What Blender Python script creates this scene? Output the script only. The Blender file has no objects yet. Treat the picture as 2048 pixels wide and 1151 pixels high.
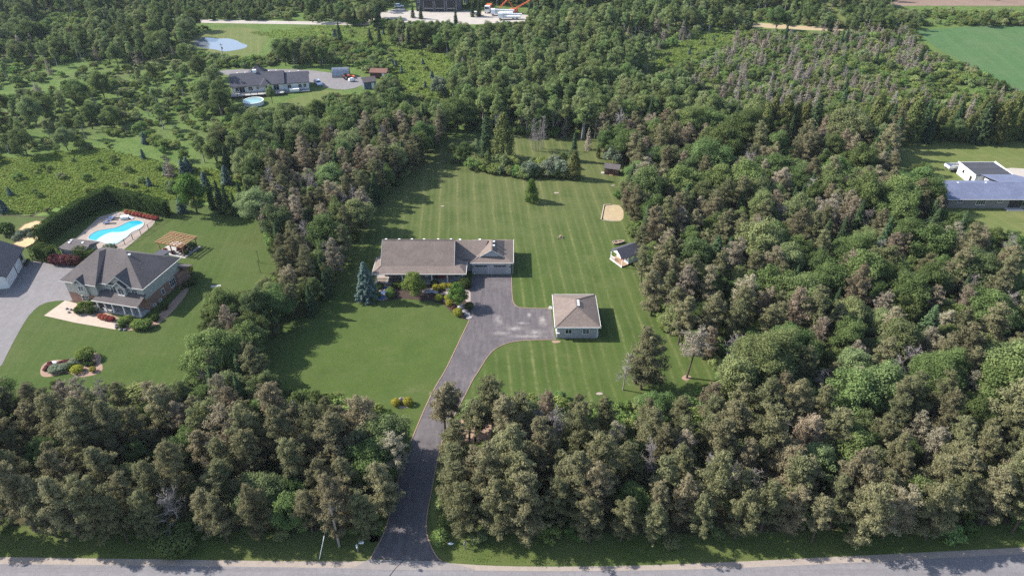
import bpy, math, random
import numpy as np
from mathutils import Vector, Matrix

# ---------------------------------------------------------------- camera, sky, sun, exposure
scene = bpy.context.scene
CAM_H, PITCH, LENS = 83.0, math.radians(34.1), 24.996
cam_data = bpy.data.cameras.new('camera')
cam_data.lens = LENS; cam_data.sensor_width = 36.0
cam_data.clip_start = 1.0; cam_data.clip_end = 6000.0
cam = bpy.data.objects.new('camera', cam_data)
scene.collection.objects.link(cam)
cam.location = (0, 0, CAM_H)
cam.rotation_euler = (math.pi/2 - PITCH, 0, 0)
scene.camera = cam
SUN_EL = math.radians(37.0)
SUN_TO = Vector((-0.975*math.cos(SUN_EL), 0.22*math.cos(SUN_EL), math.sin(SUN_EL))).normalized()
world = bpy.data.worlds.new('World'); scene.world = world; world.use_nodes = True
wn = world.node_tree.nodes; wl = world.node_tree.links
wn.clear()
sky = wn.new('ShaderNodeTexSky'); sky.sky_type = 'NISHITA'; sky.sun_disc = False
sky.sun_elevation = SUN_EL; sky.sun_rotation = math.atan2(SUN_TO.x, SUN_TO.y)
sky.altitude = 300; sky.air_density = 1.0; sky.dust_density = 1.2; sky.ozone_density = 1.0
bg = wn.new('ShaderNodeBackground'); bg.inputs['Strength'].default_value = 0.15
wo = wn.new('ShaderNodeOutputWorld')
wl.new(sky.outputs[0], bg.inputs[0]); wl.new(bg.outputs[0], wo.inputs[0])
sun_data = bpy.data.lights.new('sun', 'SUN'); sun_data.energy = 5.0
sun_data.angle = math.radians(0.53); sun_data.color = (1.0, 0.96, 0.905)
sun = bpy.data.objects.new('sun', sun_data); scene.collection.objects.link(sun)
sun.rotation_euler = SUN_TO.to_track_quat('Z', 'Y').to_euler()
sun.location = (-200, 60, 160)
vs = scene.view_settings
vs.view_transform = 'Standard'; vs.look = 'None'; vs.exposure = 1.08; vs.gamma = 1.0; vs.use_curve_mapping = False
scene.cycles.max_bounces = 6; scene.cycles.diffuse_bounces = 3; scene.cycles.transmission_bounces = 3
scene.cycles.glossy_bounces = 2; scene.cycles.transparent_max_bounces = 4
scene.cycles.use_denoising = False

rng = np.random.default_rng(7)
R = random.Random(11)
COL = scene.collection

# ---------------------------------------------------------------- survey helpers (photo pixel -> point on the ground)
F_PX = LENS/36.0*2048
CS, SN = math.cos(PITCH), math.sin(PITCH)
def at(x, y, z=0.0):
    u = (x-1024)/F_PX; v = -(y-575.5)/F_PX
    dx, dy, dz = u, CS+v*SN, -SN+v*CS
    t = (CAM_H-z)/-dz
    return (dx*t, dy*t)
def project(X, Y, Z):
    dz = Z-CAM_H
    dep = Y*CS-dz*SN; up = Y*SN+dz*CS
    return 1024+F_PX*X/dep, 575.5-F_PX*up/dep

# ---------------------------------------------------------------- object helpers
def tag(o, label=None, cat=None, group=None, kind=None):
    if label: o['label'] = label
    if cat: o['category'] = cat
    if group: o['group'] = group
    if kind: o['kind'] = kind
    return o
def thing(name, label, cat, loc=(0, 0, 0), rz=0.0, group=None):
    o = bpy.data.objects.new(name, None); COL.objects.link(o)
    o.empty_display_size = 0.5
    o.location = loc if len(loc) == 3 else (loc[0], loc[1], 0)
    o.rotation_euler = (0, 0, rz)
    return tag(o, label, cat, group)
def link(name, me, parent=None):
    o = bpy.data.objects.new(name, me); COL.objects.link(o)
    if parent is not None: o.parent = parent
    return o

class MB:
    def __init__(s): s.v = []; s.f = []
    def add(s, vs_, fs):
        n = len(s.v); s.v += [tuple(p) for p in vs_]; s.f += [tuple(i+n for i in f) for f in fs]; return s
    def box(s, x0, x1, y0, y1, z0, z1):
        return s.add([(x0,y0,z0),(x1,y0,z0),(x1,y1,z0),(x0,y1,z0),(x0,y0,z1),(x1,y0,z1),(x1,y1,z1),(x0,y1,z1)],
                     [(3,2,1,0),(4,5,6,7),(0,1,5,4),(1,2,6,5),(2,3,7,6),(3,0,4,7)])
    def poly(s, pts): return s.add(pts, [tuple(range(len(pts)))])
    def tube(s, p0, p1, r0, r1=None, n=6):
        r1 = r0 if r1 is None else r1
        a = Vector(p0); b = Vector(p1); d = (b-a)
        if d.length < 1e-6: return s
        q = d.to_track_quat('Z', 'Y'); vs_ = []
        for c, r in ((a, r0), (b, r1)):
            for k in range(n):
                t = 2*math.pi*k/n
                vs_.append(c + q @ Vector((math.cos(t)*r, math.sin(t)*r, 0)))
        fs = [(k, (k+1) % n, n+(k+1) % n, n+k) for k in range(n)] + [tuple(range(n-1, -1, -1)), tuple(range(n, 2*n))]
        return s.add(vs_, fs)
    def beam(s, p0, p1, w, h):
        a = Vector(p0); b = Vector(p1); d = (b-a).normalized()
        sd = d.cross(Vector((0, 0, 1)))
        sd = Vector((1, 0, 0)) if sd.length < 1e-4 else sd.normalized()
        up = sd.cross(d)
        vs_ = []
        for c in (a, b):
            for i, j in ((-1,-1),(1,-1),(1,1),(-1,1)): vs_.append(c + sd*(i*w/2) + up*(j*h/2))
        return s.add(vs_, [(0,1,2,3),(7,6,5,4),(0,4,5,1),(1,5,6,2),(2,6,7,3),(3,7,4,0)])
    def prism(s, pts, z0, z1):
        n = len(pts)
        return s.add([(p[0],p[1],z0) for p in pts]+[(p[0],p[1],z1) for p in pts],
                     [tuple(range(n-1,-1,-1)), tuple(range(n,2*n))]+[(k,(k+1)%n,n+(k+1)%n,n+k) for k in range(n)])
    def lathe(s, prof, n=12, c=(0,0)):
        vs_ = []; fs = []
        for (r, z) in prof:
            for k in range(n):
                t = 2*math.pi*k/n; vs_.append((c[0]+r*math.cos(t), c[1]+r*math.sin(t), z))
        for j in range(len(prof)-1):
            for k in range(n): fs.append((j*n+k, j*n+(k+1)%n, (j+1)*n+(k+1)%n, (j+1)*n+k))
        fs.append(tuple(range(n-1,-1,-1))); fs.append(tuple(range((len(prof)-1)*n, len(prof)*n)))
        return s.add(vs_, fs)
    def rock(s, c, rx, ry, rz, r, n=7, m=5):
        vs_ = []; fs = []
        for j in range(m+1):
            ph = math.pi*j/m
            for k in range(n):
                t = 2*math.pi*k/n; q = r.uniform(0.8, 1.15)
                vs_.append((c[0]+rx*q*math.sin(ph)*math.cos(t), c[1]+ry*q*math.sin(ph)*math.sin(t), c[2]+rz*q*math.cos(ph)))
        for j in range(m):
            for k in range(n): fs.append((j*n+k, (j+1)*n+k, (j+1)*n+(k+1)%n, j*n+(k+1)%n))
        return s.add(vs_, fs)
    def mesh(s, name, mat):
        me = bpy.data.meshes.new(name); me.from_pydata(s.v, [], s.f); me.update()
        if mat: me.materials.append(mat)
        return me
    def build(s, name, mat, parent=None): return link(name, s.mesh(name, mat), parent)

def part(parent, name, mat, *boxes):
    m = MB()
    for b in boxes: m.box(*b)
    return m.build(name, mat, parent)

# ---------------------------------------------------------------- materials
def newmat(name):
    m = bpy.data.materials.new(name); m.use_nodes = True
    nt = m.node_tree; nt.nodes.clear()
    out = nt.nodes.new('ShaderNodeOutputMaterial')
    return m, nt, out
def N(nt, typ, **kw):
    n = nt.nodes.new(typ)
    for k, v in kw.items(): setattr(n, k, v)
    return n
def rgba(c): return (c[0], c[1], c[2], 1.0)
def mix(nt, fac, a, b, mode='MIX'):
    n = N(nt, 'ShaderNodeMix', data_type='RGBA', blend_type=mode)
    for i, val in ((0, fac), (6, a), (7, b)):
        if isinstance(val, (int, float)): n.inputs[i].default_value = val
        elif isinstance(val, (tuple, list)): n.inputs[i].default_value = rgba(val)
        else: nt.links.new(val, n.inputs[i])
    return n.outputs[2]
def ramp(nt, src, lo, hi):
    n = N(nt, 'ShaderNodeMapRange'); n.clamp = True
    nt.links.new(src, n.inputs[0]); n.inputs[1].default_value = lo; n.inputs[2].default_value = hi
    return n.outputs[0]
def math_(nt, op, a, b=0.0, c=None):
    n = N(nt, 'ShaderNodeMath', operation=op)
    for i, val in enumerate((a, b, c)):
        if val is None: continue
        if isinstance(val, (int, float)): n.inputs[i].default_value = val
        else: nt.links.new(val, n.inputs[i])
    return n.outputs[0]
def noise(nt, scale, detail=4, rough=0.6, vec=None, dim=None):
    n = N(nt, 'ShaderNodeTexNoise'); n.inputs['Scale'].default_value = scale
    n.inputs['Detail'].default_value = detail; n.inputs['Roughness'].default_value = rough
    if vec is not None: nt.links.new(vec, n.inputs['Vector'])
    return n.outputs[0]
def coords(nt, which='Object'):
    return N(nt, 'ShaderNodeTexCoord').outputs[which]
def scaled(nt, vec, sx, sy, sz, rz=0.0):
    n = N(nt, 'ShaderNodeMapping'); n.inputs['Scale'].default_value = (sx, sy, sz)
    n.inputs['Rotation'].default_value = (0, 0, rz)
    nt.links.new(vec, n.inputs['Vector']); return n.outputs[0]
def principled(nt, out, col, rough=0.8, spec=0.3, metal=0.0, bump=None, bs=0.3, bd=0.05):
    b = N(nt, 'ShaderNodeBsdfPrincipled')
    if isinstance(col, (tuple, list)): b.inputs['Base Color'].default_value = rgba(col)
    else: nt.links.new(col, b.inputs['Base Color'])
    if isinstance(rough, (int, float)): b.inputs['Roughness'].default_value = rough
    else: nt.links.new(rough, b.inputs['Roughness'])
    b.inputs['Specular IOR Level'].default_value = spec; b.inputs['Metallic'].default_value = metal
    if bump is not None:
        bn = N(nt, 'ShaderNodeBump'); bn.inputs['Strength'].default_value = bs; bn.inputs['Distance'].default_value = bd
        nt.links.new(bump, bn.inputs['Height']); nt.links.new(bn.outputs[0], b.inputs['Normal'])
    nt.links.new(b.outputs[0], out.inputs[0]); return b
def simple(name, c1, c2=None, scale=3.0, rough=0.8, spec=0.3, metal=0.0, bs=0.2, bd=0.03):
    m, nt, out = newmat(name)
    c2 = c2 or tuple(x*0.78 for x in c1)
    v = coords(nt)
    a = noise(nt, scale, 5, 0.65, v); b = noise(nt, scale*7.3, 3, 0.6, v)
    col = mix(nt, ramp(nt, a, 0.3, 0.7), c1, c2)
    col = mix(nt, math_(nt, 'MULTIPLY', ramp(nt, b, 0.35, 0.75), 0.35), col, tuple(x*0.6 for x in c2))
    principled(nt, out, col, rough, spec, metal, b, bs, bd); return m

M = {}
def roof_mat(name, c1, c2, row=0.14, axis='Z'):
    # asphalt shingles: courses along the slope, blotchy granules
    m, nt, out = newmat(name); v = coords(nt)
    sep = N(nt, 'ShaderNodeSeparateXYZ'); nt.links.new(v, sep.inputs[0])
    big = noise(nt, 0.35, 4, 0.6, v); mid = noise(nt, 2.2, 4, 0.7, v); fine = noise(nt, 14, 3, 0.7, v)
    tabs = noise(nt, 1.0, 1, 0.5, scaled(nt, v, 3.2, 3.2, 11.0))
    course = math_(nt, 'FRACT', math_(nt, 'DIVIDE', sep.outputs[2], row*0.45))
    col = mix(nt, ramp(nt, mid, 0.35, 0.68), c1, c2)
    col = mix(nt, math_(nt, 'MULTIPLY', ramp(nt, tabs, 0.35, 0.7), 0.6), col, tuple(x*0.62 for x in c1))
    col = mix(nt, math_(nt, 'MULTIPLY', ramp(nt, big, 0.42, 0.7), 0.35), col, tuple(min(1, x*1.28) for x in c2))
    col = mix(nt, math_(nt, 'MULTIPLY', math_(nt, 'GREATER_THAN', course, 0.8), 0.28), col, tuple(x*0.5 for x in c1))
    col = mix(nt, math_(nt, 'MULTIPLY', ramp(nt, fine, 0.3, 0.75), 0.3), col, tuple(x*0.6 for x in c2))
    principled(nt, out, col, 0.9, 0.15, 0, course, 0.25, 0.02); return m
M['roof_taupe'] = roof_mat('shingles_taupe', (0.155, 0.122, 0.103), (0.202, 0.160, 0.136))
M['roof_grey'] = roof_mat('shingles_grey', (0.095, 0.082, 0.079), (0.125, 0.108, 0.104))
M['roof_dark'] = roof_mat('shingles_dark', (0.05, 0.052, 0.062), (0.07, 0.07, 0.08))
M['roof_slate'] = roof_mat('shingles_slate', (0.062, 0.062, 0.075), (0.085, 0.083, 0.098))
M['roof_blue'] = roof_mat('shingles_blue_grey', (0.115, 0.13, 0.195), (0.15, 0.168, 0.24))
M['roof_red'] = roof_mat('shingles_red_brown', (0.16, 0.085, 0.065), (0.20, 0.11, 0.085))
def siding_mat(name, c, row=0.2):
    m, nt, out = newmat(name); v = coords(nt)
    sep = N(nt, 'ShaderNodeSeparateXYZ'); nt.links.new(v, sep.inputs[0])
    fr = math_(nt, 'FRACT', math_(nt, 'DIVIDE', sep.outputs[2], row))
    a = noise(nt, 0.8, 4, 0.6, v)
    col = mix(nt, ramp(nt, a, 0.3, 0.75), c, tuple(x*0.84 for x in c))
    col = mix(nt, math_(nt, 'MULTIPLY', math_(nt, 'LESS_THAN', fr, 0.14), 0.4), col, tuple(x*0.45 for x in c))
    principled(nt, out, col, 0.65, 0.3, 0, fr, 0.5, 0.03); return m
M['siding_grey'] = siding_mat('siding_grey', (0.43, 0.41, 0.42))
M['siding_sage'] = siding_mat('siding_sage', (0.43, 0.41, 0.365))
M['siding_white'] = siding_mat('siding_white', (0.72, 0.71, 0.68))
M['siding_blue'] = siding_mat('siding_blue_grey', (0.10, 0.12, 0.16), 0.3)
M['siding_dark'] = siding_mat('siding_charcoal', (0.05, 0.055, 0.065), 0.4)
def brick_mat(name, c1, c2, mortar):
    m, nt, out = newmat(name); v = coords(nt)
    sep = N(nt, 'ShaderNodeSeparateXYZ'); nt.links.new(v, sep.inputs[0])
    cmb = N(nt, 'ShaderNodeCombineXYZ')
    nt.links.new(math_(nt, 'ADD', sep.outputs[0], sep.outputs[1]), cmb.inputs[0]); nt.links.new(sep.outputs[2], cmb.inputs[1])
    b = N(nt, 'ShaderNodeTexBrick'); nt.links.new(cmb.outputs[0], b.inputs['Vector'])
    b.inputs['Color1'].default_value = rgba(c1); b.inputs['Color2'].default_value = rgba(c2); b.inputs['Mortar'].default_value = rgba(mortar)
    b.inputs['Scale'].default_value = 1.0; b.inputs['Brick Width'].default_value = 0.22; b.inputs['Row Height'].default_value = 0.075; b.inputs['Mortar Size'].default_value = 0.008
    col = mix(nt, math_(nt, 'MULTIPLY', ramp(nt, noise(nt, 1.2, 4, 0.6, v), 0.35, 0.7), 0.4), b.outputs[0], tuple(x*0.7 for x in c2))
    principled(nt, out, col, 0.85, 0.2); return m
M['brick_red'] = brick_mat('brick_red', (0.30, 0.155, 0.105), (0.24, 0.115, 0.08), (0.34, 0.29, 0.25))
M['brick_pink'] = brick_mat('brick_pink', (0.32, 0.22, 0.18), (0.26, 0.17, 0.14), (0.36, 0.32, 0.28))
M['brick_grey'] = brick_mat('brick_grey', (0.21, 0.18, 0.16), (0.16, 0.14, 0.13), (0.27, 0.25, 0.23))
M['white'] = simple('white_paint', (0.78, 0.77, 0.74), (0.70, 0.69, 0.66), 2, 0.5)
M['trim'] = simple('beige_trim', (0.55, 0.52, 0.47), (0.48, 0.45, 0.41), 2, 0.55)
M['door_grey'] = simple('garage_door_grey', (0.36, 0.345, 0.34), (0.32, 0.305, 0.30), 1.2, 0.5)
M['concrete'] = simple('concrete', (0.38, 0.36, 0.33), (0.30, 0.285, 0.26), 1.5, 0.9)
M['wood'] = simple('wood_tan', (0.36, 0.24, 0.15), (0.27, 0.17, 0.10), 2.5, 0.75)
M['cedar_wood'] = simple('cedar_wood', (0.42, 0.24, 0.12), (0.33, 0.17, 0.085), 2.5, 0.7)
M['pole_wood'] = simple('weathered_pole', (0.30, 0.27, 0.23), (0.2, 0.175, 0.15), 4, 0.9)
M['brown_boards'] = simple('dark_brown_boards', (0.10, 0.045, 0.032), (0.07, 0.03, 0.022), 6, 0.8)
M['metal'] = simple('galvanised_metal', (0.33, 0.34, 0.36), (0.25, 0.26, 0.28), 1.5, 0.35, 0.5, 0.6)
M['dark_metal'] = simple('dark_metal', (0.03, 0.03, 0.033), (0.02, 0.02, 0.022), 5, 0.5)
M['orange'] = simple('orange_paint', (0.62, 0.13, 0.035), (0.5, 0.095, 0.03), 2, 0.45)
M['red'] = simple('red_cloth', (0.42, 0.06, 0.06), (0.3, 0.045, 0.045), 3, 0.8)
M['rubber'] = simple('tyre_rubber', (0.018, 0.018, 0.019), (0.012, 0.012, 0.013), 5, 0.85)
M['mulch'] = simple('dark_mulch', (0.075, 0.052, 0.042), (0.045, 0.032, 0.027), 2.0, 0.95, 0.1, 0, 0.6, 0.06)
M['gravel_bed'] = simple('pinkish_gravel', (0.33, 0.225, 0.165), (0.25, 0.165, 0.12), 1.6, 0.95, 0.1, 0, 0.6, 0.05)
M['paver'] = simple('pale_pavers', (0.44, 0.35, 0.275), (0.35, 0.275, 0.215), 1.0, 0.9)
M['flag'] = simple('flagstone', (0.33, 0.265, 0.22), (0.26, 0.21, 0.175), 1.2, 0.9)
M['sand'] = simple('sand', (0.40, 0.31, 0.19), (0.29, 0.225, 0.13), 0.9, 0.95, 0.1, 0, 0.6, 0.08)
M['stone'] = simple('grey_stone', (0.34, 0.32, 0.31), (0.22, 0.205, 0.2), 3, 0.9, 0.2, 0, 0.6, 0.08)
M['straw'] = simple('straw_mulch', (0.52, 0.40, 0.22), (0.40, 0.29, 0.15), 1.4, 0.95, 0.1, 0, 0.7, 0.08)
M['pool_water'] = simple('pool_water', (0.02, 0.34, 0.42), (0.015, 0.28, 0.36), 0.6, 0.08, 0.5, 0, 0.1, 0.02)
M['pool_shallow'] = simple('pool_shallow_water', (0.42, 0.68, 0.72), (0.36, 0.62, 0.67), 0.5, 0.1, 0.5, 0, 0.1, 0.02)
M['pale_water'] = simple('pale_pool_water', (0.22, 0.36, 0.36), (0.18, 0.30, 0.31), 0.6, 0.08, 0.5, 0, 0.1, 0.02)
M['blue_cloth'] = simple('blue_cover', (0.06, 0.10, 0.2), (0.045, 0.07, 0.15), 2, 0.6)
def glass():
    m, nt, out = newmat('window_glass')
    principled(nt, out, (0.018, 0.022, 0.028), 0.06, 0.6); return m
M['glass'] = glass()
def paint(name, c):
    m, nt, out = newmat(name); b = principled(nt, out, c, 0.25, 0.5)
    b.inputs['Coat Weight'].default_value = 0.6; b.inputs['Coat Roughness'].default_value = 0.08; return m
M['car_white'] = paint('car_paint_white', (0.75, 0.76, 0.78)); M['car_silver'] = paint('car_paint_silver', (0.5, 0.55, 0.63)); M['car_black'] = paint('car_paint_black', (0.015, 0.016, 0.018))
def pond_mat():
    m, nt, out = newmat('pond_water'); v = coords(nt)
    principled(nt, out, (0.125, 0.14, 0.155), 0.04, 0.5, 0, noise(nt, 1.5, 3, 0.6, v), 0.05, 0.05); return m
M['pond'] = pond_mat()

def lawn_mat(name, g1, g2, dry, stripes=0.5, period=2.2, lean=0.07, far_dry=0.0):
    m, nt, out = newmat(name); v = coords(nt, 'Object')
    sep = N(nt, 'ShaderNodeSeparateXYZ'); nt.links.new(v, sep.inputs[0])
    big = noise(nt, 0.045, 5, 0.6, v); mid = noise(nt, 0.35, 5, 0.65, v); fine = noise(nt, 3.2, 4, 0.75, v); micro = noise(nt, 11, 3, 0.8, v)
    col = mix(nt, ramp(nt, mid, 0.33, 0.68), g1, g2)
    dryf = ramp(nt, big, 0.42, 0.72)
    if far_dry > 0:
        dryf = math_(nt, 'MINIMUM', math_(nt, 'ADD', math_(nt, 'MULTIPLY', dryf, 0.5), math_(nt, 'MULTIPLY', ramp(nt, math_(nt, 'ADD', sep.outputs[1], math_(nt, 'MULTIPLY', mid, 16.0)), 140, 178), far_dry)), 1.0)
    col = mix(nt, math_(nt, 'MULTIPLY', dryf, 0.75), col, dry)
    if stripes > 0:
        u = math_(nt, 'ADD', math_(nt, 'ADD', sep.outputs[0], math_(nt, 'MULTIPLY', sep.outputs[1], lean)), math_(nt, 'MULTIPLY', noise(nt, 0.12, 2, 0.5, v), 0.7))
        fr = math_(nt, 'FRACT', math_(nt, 'DIVIDE', u, period))
        tri = math_(nt, 'ABSOLUTE', math_(nt, 'SUBTRACT', fr, 0.5))
        thin = ramp(nt, tri, 0.3, 0.5)
        wide = ramp(nt, math_(nt, 'ABSOLUTE', math_(nt, 'SUBTRACT', math_(nt, 'FRACT', math_(nt, 'DIVIDE', u, period*2)), 0.5)), 0.2, 0.3)
        amp = math_(nt, 'MULTIPLY', ramp(nt, noise(nt, 0.08, 3, 0.6, v), 0.3, 0.65), stripes)
        if far_dry > 0: amp = math_(nt, 'MULTIPLY', amp, math_(nt, 'MAXIMUM', ramp(nt, sep.outputs[1], 118, 130), ramp(nt, sep.outputs[0], -12, -4)))
        col = mix(nt, math_(nt, 'MULTIPLY', math_(nt, 'MULTIPLY', thin, amp), ramp(nt, noise(nt, 0.9, 3, 0.6, v), 0.25, 0.6)), col, tuple(x*1.55 for x in dry))
        col = mix(nt, math_(nt, 'MULTIPLY', math_(nt, 'MULTIPLY', wide, amp), 0.5), col, tuple(x*0.75 for x in g1))
        w = math_(nt, 'ABSOLUTE', math_(nt, 'SUBTRACT', math_(nt, 'FRACT', math_(nt, 'DIVIDE', math_(nt, 'ADD', sep.outputs[1], math_(nt, 'MULTIPLY', mid, 1.2)), 1.5)), 0.5))
        col = mix(nt, math_(nt, 'MULTIPLY', ramp(nt, w, 0.3, 0.5), math_(nt, 'MULTIPLY', amp, 0.28)), col, tuple(x*0.7 for x in g2))
    pat = noise(nt, 0.16, 6, 0.72, v)
    col = mix(nt, math_(nt, 'MULTIPLY', ramp(nt, pat, 0.52, 0.68), 0.5), col, tuple(x*0.72 for x in g1))
    col = mix(nt, math_(nt, 'MULTIPLY', ramp(nt, pat, 0.44, 0.30), 0.55), col, tuple(x*1.1 for x in dry))
    col = mix(nt, math_(nt, 'MULTIPLY', ramp(nt, fine, 0.35, 0.75), 0.5), col, tuple(x*0.62 for x in g1))
    col = mix(nt, math_(nt, 'MULTIPLY', ramp(nt, micro, 0.4, 0.8), 0.4), col, tuple(x*1.5 for x in g2))
    principled(nt, out, col, 0.95, 0.1, 0, math_(nt, 'ADD', fine, micro), 0.5, 0.08); return m
M['lawn'] = lawn_mat('mown_lawn', (0.049, 0.078, 0.017), (0.064, 0.091, 0.022), (0.110, 0.108, 0.044), 1.1, 2.2, 0.07, 0.9)
M['lawn_plain'] = lawn_mat('mown_lawn_plain', (0.044, 0.073, 0.015), (0.056, 0.083, 0.019), (0.090, 0.092, 0.034), 0.25, 1.9, 0.1)
M['lawn_pale'] = lawn_mat('pale_lawn', (0.085, 0.115, 0.03), (0.105, 0.125, 0.038), (0.155, 0.14, 0.058), 0.35, 3.0, 0.3)
M['field'] = lawn_mat('crop_field', (0.052, 0.105, 0.036), (0.066, 0.118, 0.044), (0.09, 0.125, 0.055), 0.3, 6.0, -0.2)
M['meadow'] = lawn_mat('meadow_sheet', (0.075, 0.130, 0.026), (0.105, 0.16, 0.036), (0.15, 0.165, 0.055), 0)
def ground_mat():
    m, nt, out = newmat('rough_ground'); v = coords(nt)
    big = noise(nt, 0.03, 5, 0.6, v); mid = noise(nt, 0.22, 6, 0.7, v); fine = noise(nt, 1.6, 5, 0.8, v)
    col = mix(nt, ramp(nt, mid, 0.35, 0.65), (0.075, 0.125, 0.028), (0.125, 0.175, 0.045))
    col = mix(nt, math_(nt, 'MULTIPLY', ramp(nt, big, 0.48, 0.68), 0.7), col, (0.115, 0.115, 0.05))
    col = mix(nt, math_(nt, 'MULTIPLY', ramp(nt, fine, 0.38, 0.72), 0.55), col, (0.025, 0.045, 0.012))
    principled(nt, out, col, 0.95, 0.1, 0, math_(nt, 'ADD', fine, mid), 1.0, 0.35); return m
M['ground'] = ground_mat()
def litter_mat():
    m, nt, out = newmat('forest_floor'); v = coords(nt)
    mid = noise(nt, 0.4, 6, 0.7, v); fine = noise(nt, 3.0, 5, 0.8, v)
    col = mix(nt, ramp(nt, mid, 0.35, 0.65), (0.05, 0.06, 0.022), (0.10, 0.075, 0.045))
    col = mix(nt, math_(nt, 'MULTIPLY', ramp(nt, fine, 0.4, 0.7), 0.6), col, (0.035, 0.045, 0.016))
    principled(nt, out, col, 0.95, 0.1, 0, fine, 1.0, 0.2); return m
M['litter'] = litter_mat()
def asphalt_mat(name, c1, c2, pale, palef=0.5):
    m, nt, out = newmat(name); v = coords(nt)
    big = noise(nt, 0.10, 5, 0.65, v); mid = noise(nt, 0.8, 6, 0.75, v); fine = noise(nt, 6, 4, 0.8, v); long_ = noise(nt, 0.9, 5, 0.7, scaled(nt, v, 1.6, 0.25, 1, 0.35))
    col = mix(nt, ramp(nt, mid, 0.35, 0.68), c1, c2)
    col = mix(nt, math_(nt, 'MULTIPLY', ramp(nt, big, 0.52, 0.72), palef), col, pale)
    col = mix(nt, math_(nt, 'MULTIPLY', ramp(nt, long_, 0.45, 0.75), 0.55), col, pale)
    col = mix(nt, math_(nt, 'MULTIPLY', ramp(nt, fine, 0.35, 0.75), 0.4), col, tuple(x*0.6 for x in c1))
    principled(nt, out, col, 0.9, 0.2, 0, fine, 0.3, 0.02); return m
M['drive'] = asphalt_mat('worn_asphalt', (0.078, 0.068, 0.070), (0.110, 0.096, 0.097), (0.185, 0.163, 0.155), 0.4)
M['road'] = asphalt_mat('road_asphalt', (0.175, 0.163, 0.166), (0.205, 0.192, 0.194), (0.225, 0.212, 0.212), 0.4)
def wheel_bands(m):
    nt = m.node_tree; b = [n for n in nt.nodes if n.type == 'BSDF_PRINCIPLED'][0]; src = b.inputs['Base Color'].links[0].from_socket; v = coords(nt)
    band = noise(nt, 1.0, 3, 0.6, scaled(nt, v, 0.02, 0.9, 1)); crack = noise(nt, 1.0, 6, 0.8, scaled(nt, v, 0.35, 0.6, 1))
    col = mix(nt, math_(nt, 'MULTIPLY', ramp(nt, band, 0.42, 0.62), 0.55), src, (0.135, 0.127, 0.13))
    col = mix(nt, math_(nt, 'MULTIPLY', math_(nt, 'LESS_THAN', math_(nt, 'ABSOLUTE', math_(nt, 'SUBTRACT', crack, 0.5)), 0.006), 0.6), col, (0.07, 0.065, 0.065))
    nt.links.new(col, b.inputs['Base Color'])
wheel_bands(M['road']); 
M['apron'] = asphalt_mat('pale_apron_asphalt', (0.20, 0.177, 0.165), (0.23, 0.205, 0.19), (0.26, 0.235, 0.215), 0.4)
M['shoulder'] = simple('gravel_shoulder', (0.32, 0.268, 0.225), (0.26, 0.215, 0.18), 0.8, 0.95, 0.1, 0, 0.7, 0.05)
M['gravel'] = simple('pale_gravel', (0.40, 0.36, 0.31), (0.32, 0.285, 0.245), 0.25, 0.95, 0.1, 0, 0.5, 0.05)
M['drive_grey'] = asphalt_mat('grey_drive', (0.15, 0.138, 0.136), (0.185, 0.171, 0.168), (0.23, 0.212, 0.207), 0.45)
M['soil'] = simple('bare_soil', (0.23, 0.165, 0.125), (0.18, 0.125, 0.095), 0.1, 0.95, 0.1)

def leaf_mat(name, c1, c2, c3=None, trans=0.3, hue=0.03, val=0.35):
    m, nt, out = newmat(name)
    at_ = N(nt, 'ShaderNodeAttribute', attribute_name='tint')
    oi = N(nt, 'ShaderNodeObjectInfo')
    col = mix(nt, ramp(nt, at_.outputs['Fac'], 0.0, 1.0), c1, c2)
    if c3: col = mix(nt, math_(nt, 'MULTIPLY', ramp(nt, oi.outputs['Random'], 0.45, 1.0), 0.75), col, c3)
    hs = N(nt, 'ShaderNodeHueSaturation')
    r2 = math_(nt, 'FRACT', math_(nt, 'MULTIPLY', oi.outputs['Random'], 7.31)); r3 = math_(nt, 'FRACT', math_(nt, 'MULTIPLY', oi.outputs['Random'], 17.77))
    nt.links.new(math_(nt, 'ADD', 0.5-hue, math_(nt, 'MULTIPLY', r2, 2*hue)), hs.inputs['Hue'])
    nt.links.new(math_(nt, 'ADD', 1-val/2, math_(nt, 'MULTIPLY', r3, val)), hs.inputs['Value'])
    nt.links.new(col, hs.inputs['Color'])
    d = N(nt, 'ShaderNodeBsdfDiffuse'); t = N(nt, 'ShaderNodeBsdfTranslucent'); mx = N(nt, 'ShaderNodeMixShader')
    nt.links.new(hs.outputs[0], d.inputs[0]); nt.links.new(hs.outputs[0], t.inputs[0])
    mx.inputs[0].default_value = trans
    nt.links.new(d.outputs[0], mx.inputs[1]); nt.links.new(t.outputs[0], mx.inputs[2]); nt.links.new(mx.outputs[0], out.inputs[0])
    return m
M['pine'] = leaf_mat('pine_needles', (0.112, 0.118, 0.056), (0.205, 0.196, 0.100), (0.228, 0.196, 0.118), 0.3, 0.02, 0.4)
M['brown_pine'] = leaf_mat('dying_needles', (0.215, 0.178, 0.112), (0.32, 0.272, 0.18), (0.29, 0.26, 0.195), 0.3, 0.02, 0.35)
M['broad'] = leaf_mat('broadleaf_foliage', (0.078, 0.120, 0.038), (0.165, 0.215, 0.076), (0.20, 0.222, 0.105), 0.4, 0.022, 0.6)
M['poplar'] = leaf_mat('poplar_foliage', (0.115, 0.168, 0.055), (0.22, 0.265, 0.105), (0.24, 0.26, 0.125), 0.4, 0.02, 0.5)
M['shrub'] = leaf_mat('shrub_foliage', (0.10, 0.155, 0.04), (0.21, 0.272, 0.085), (0.23, 0.24, 0.125), 0.4, 0.03, 0.65)
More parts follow.
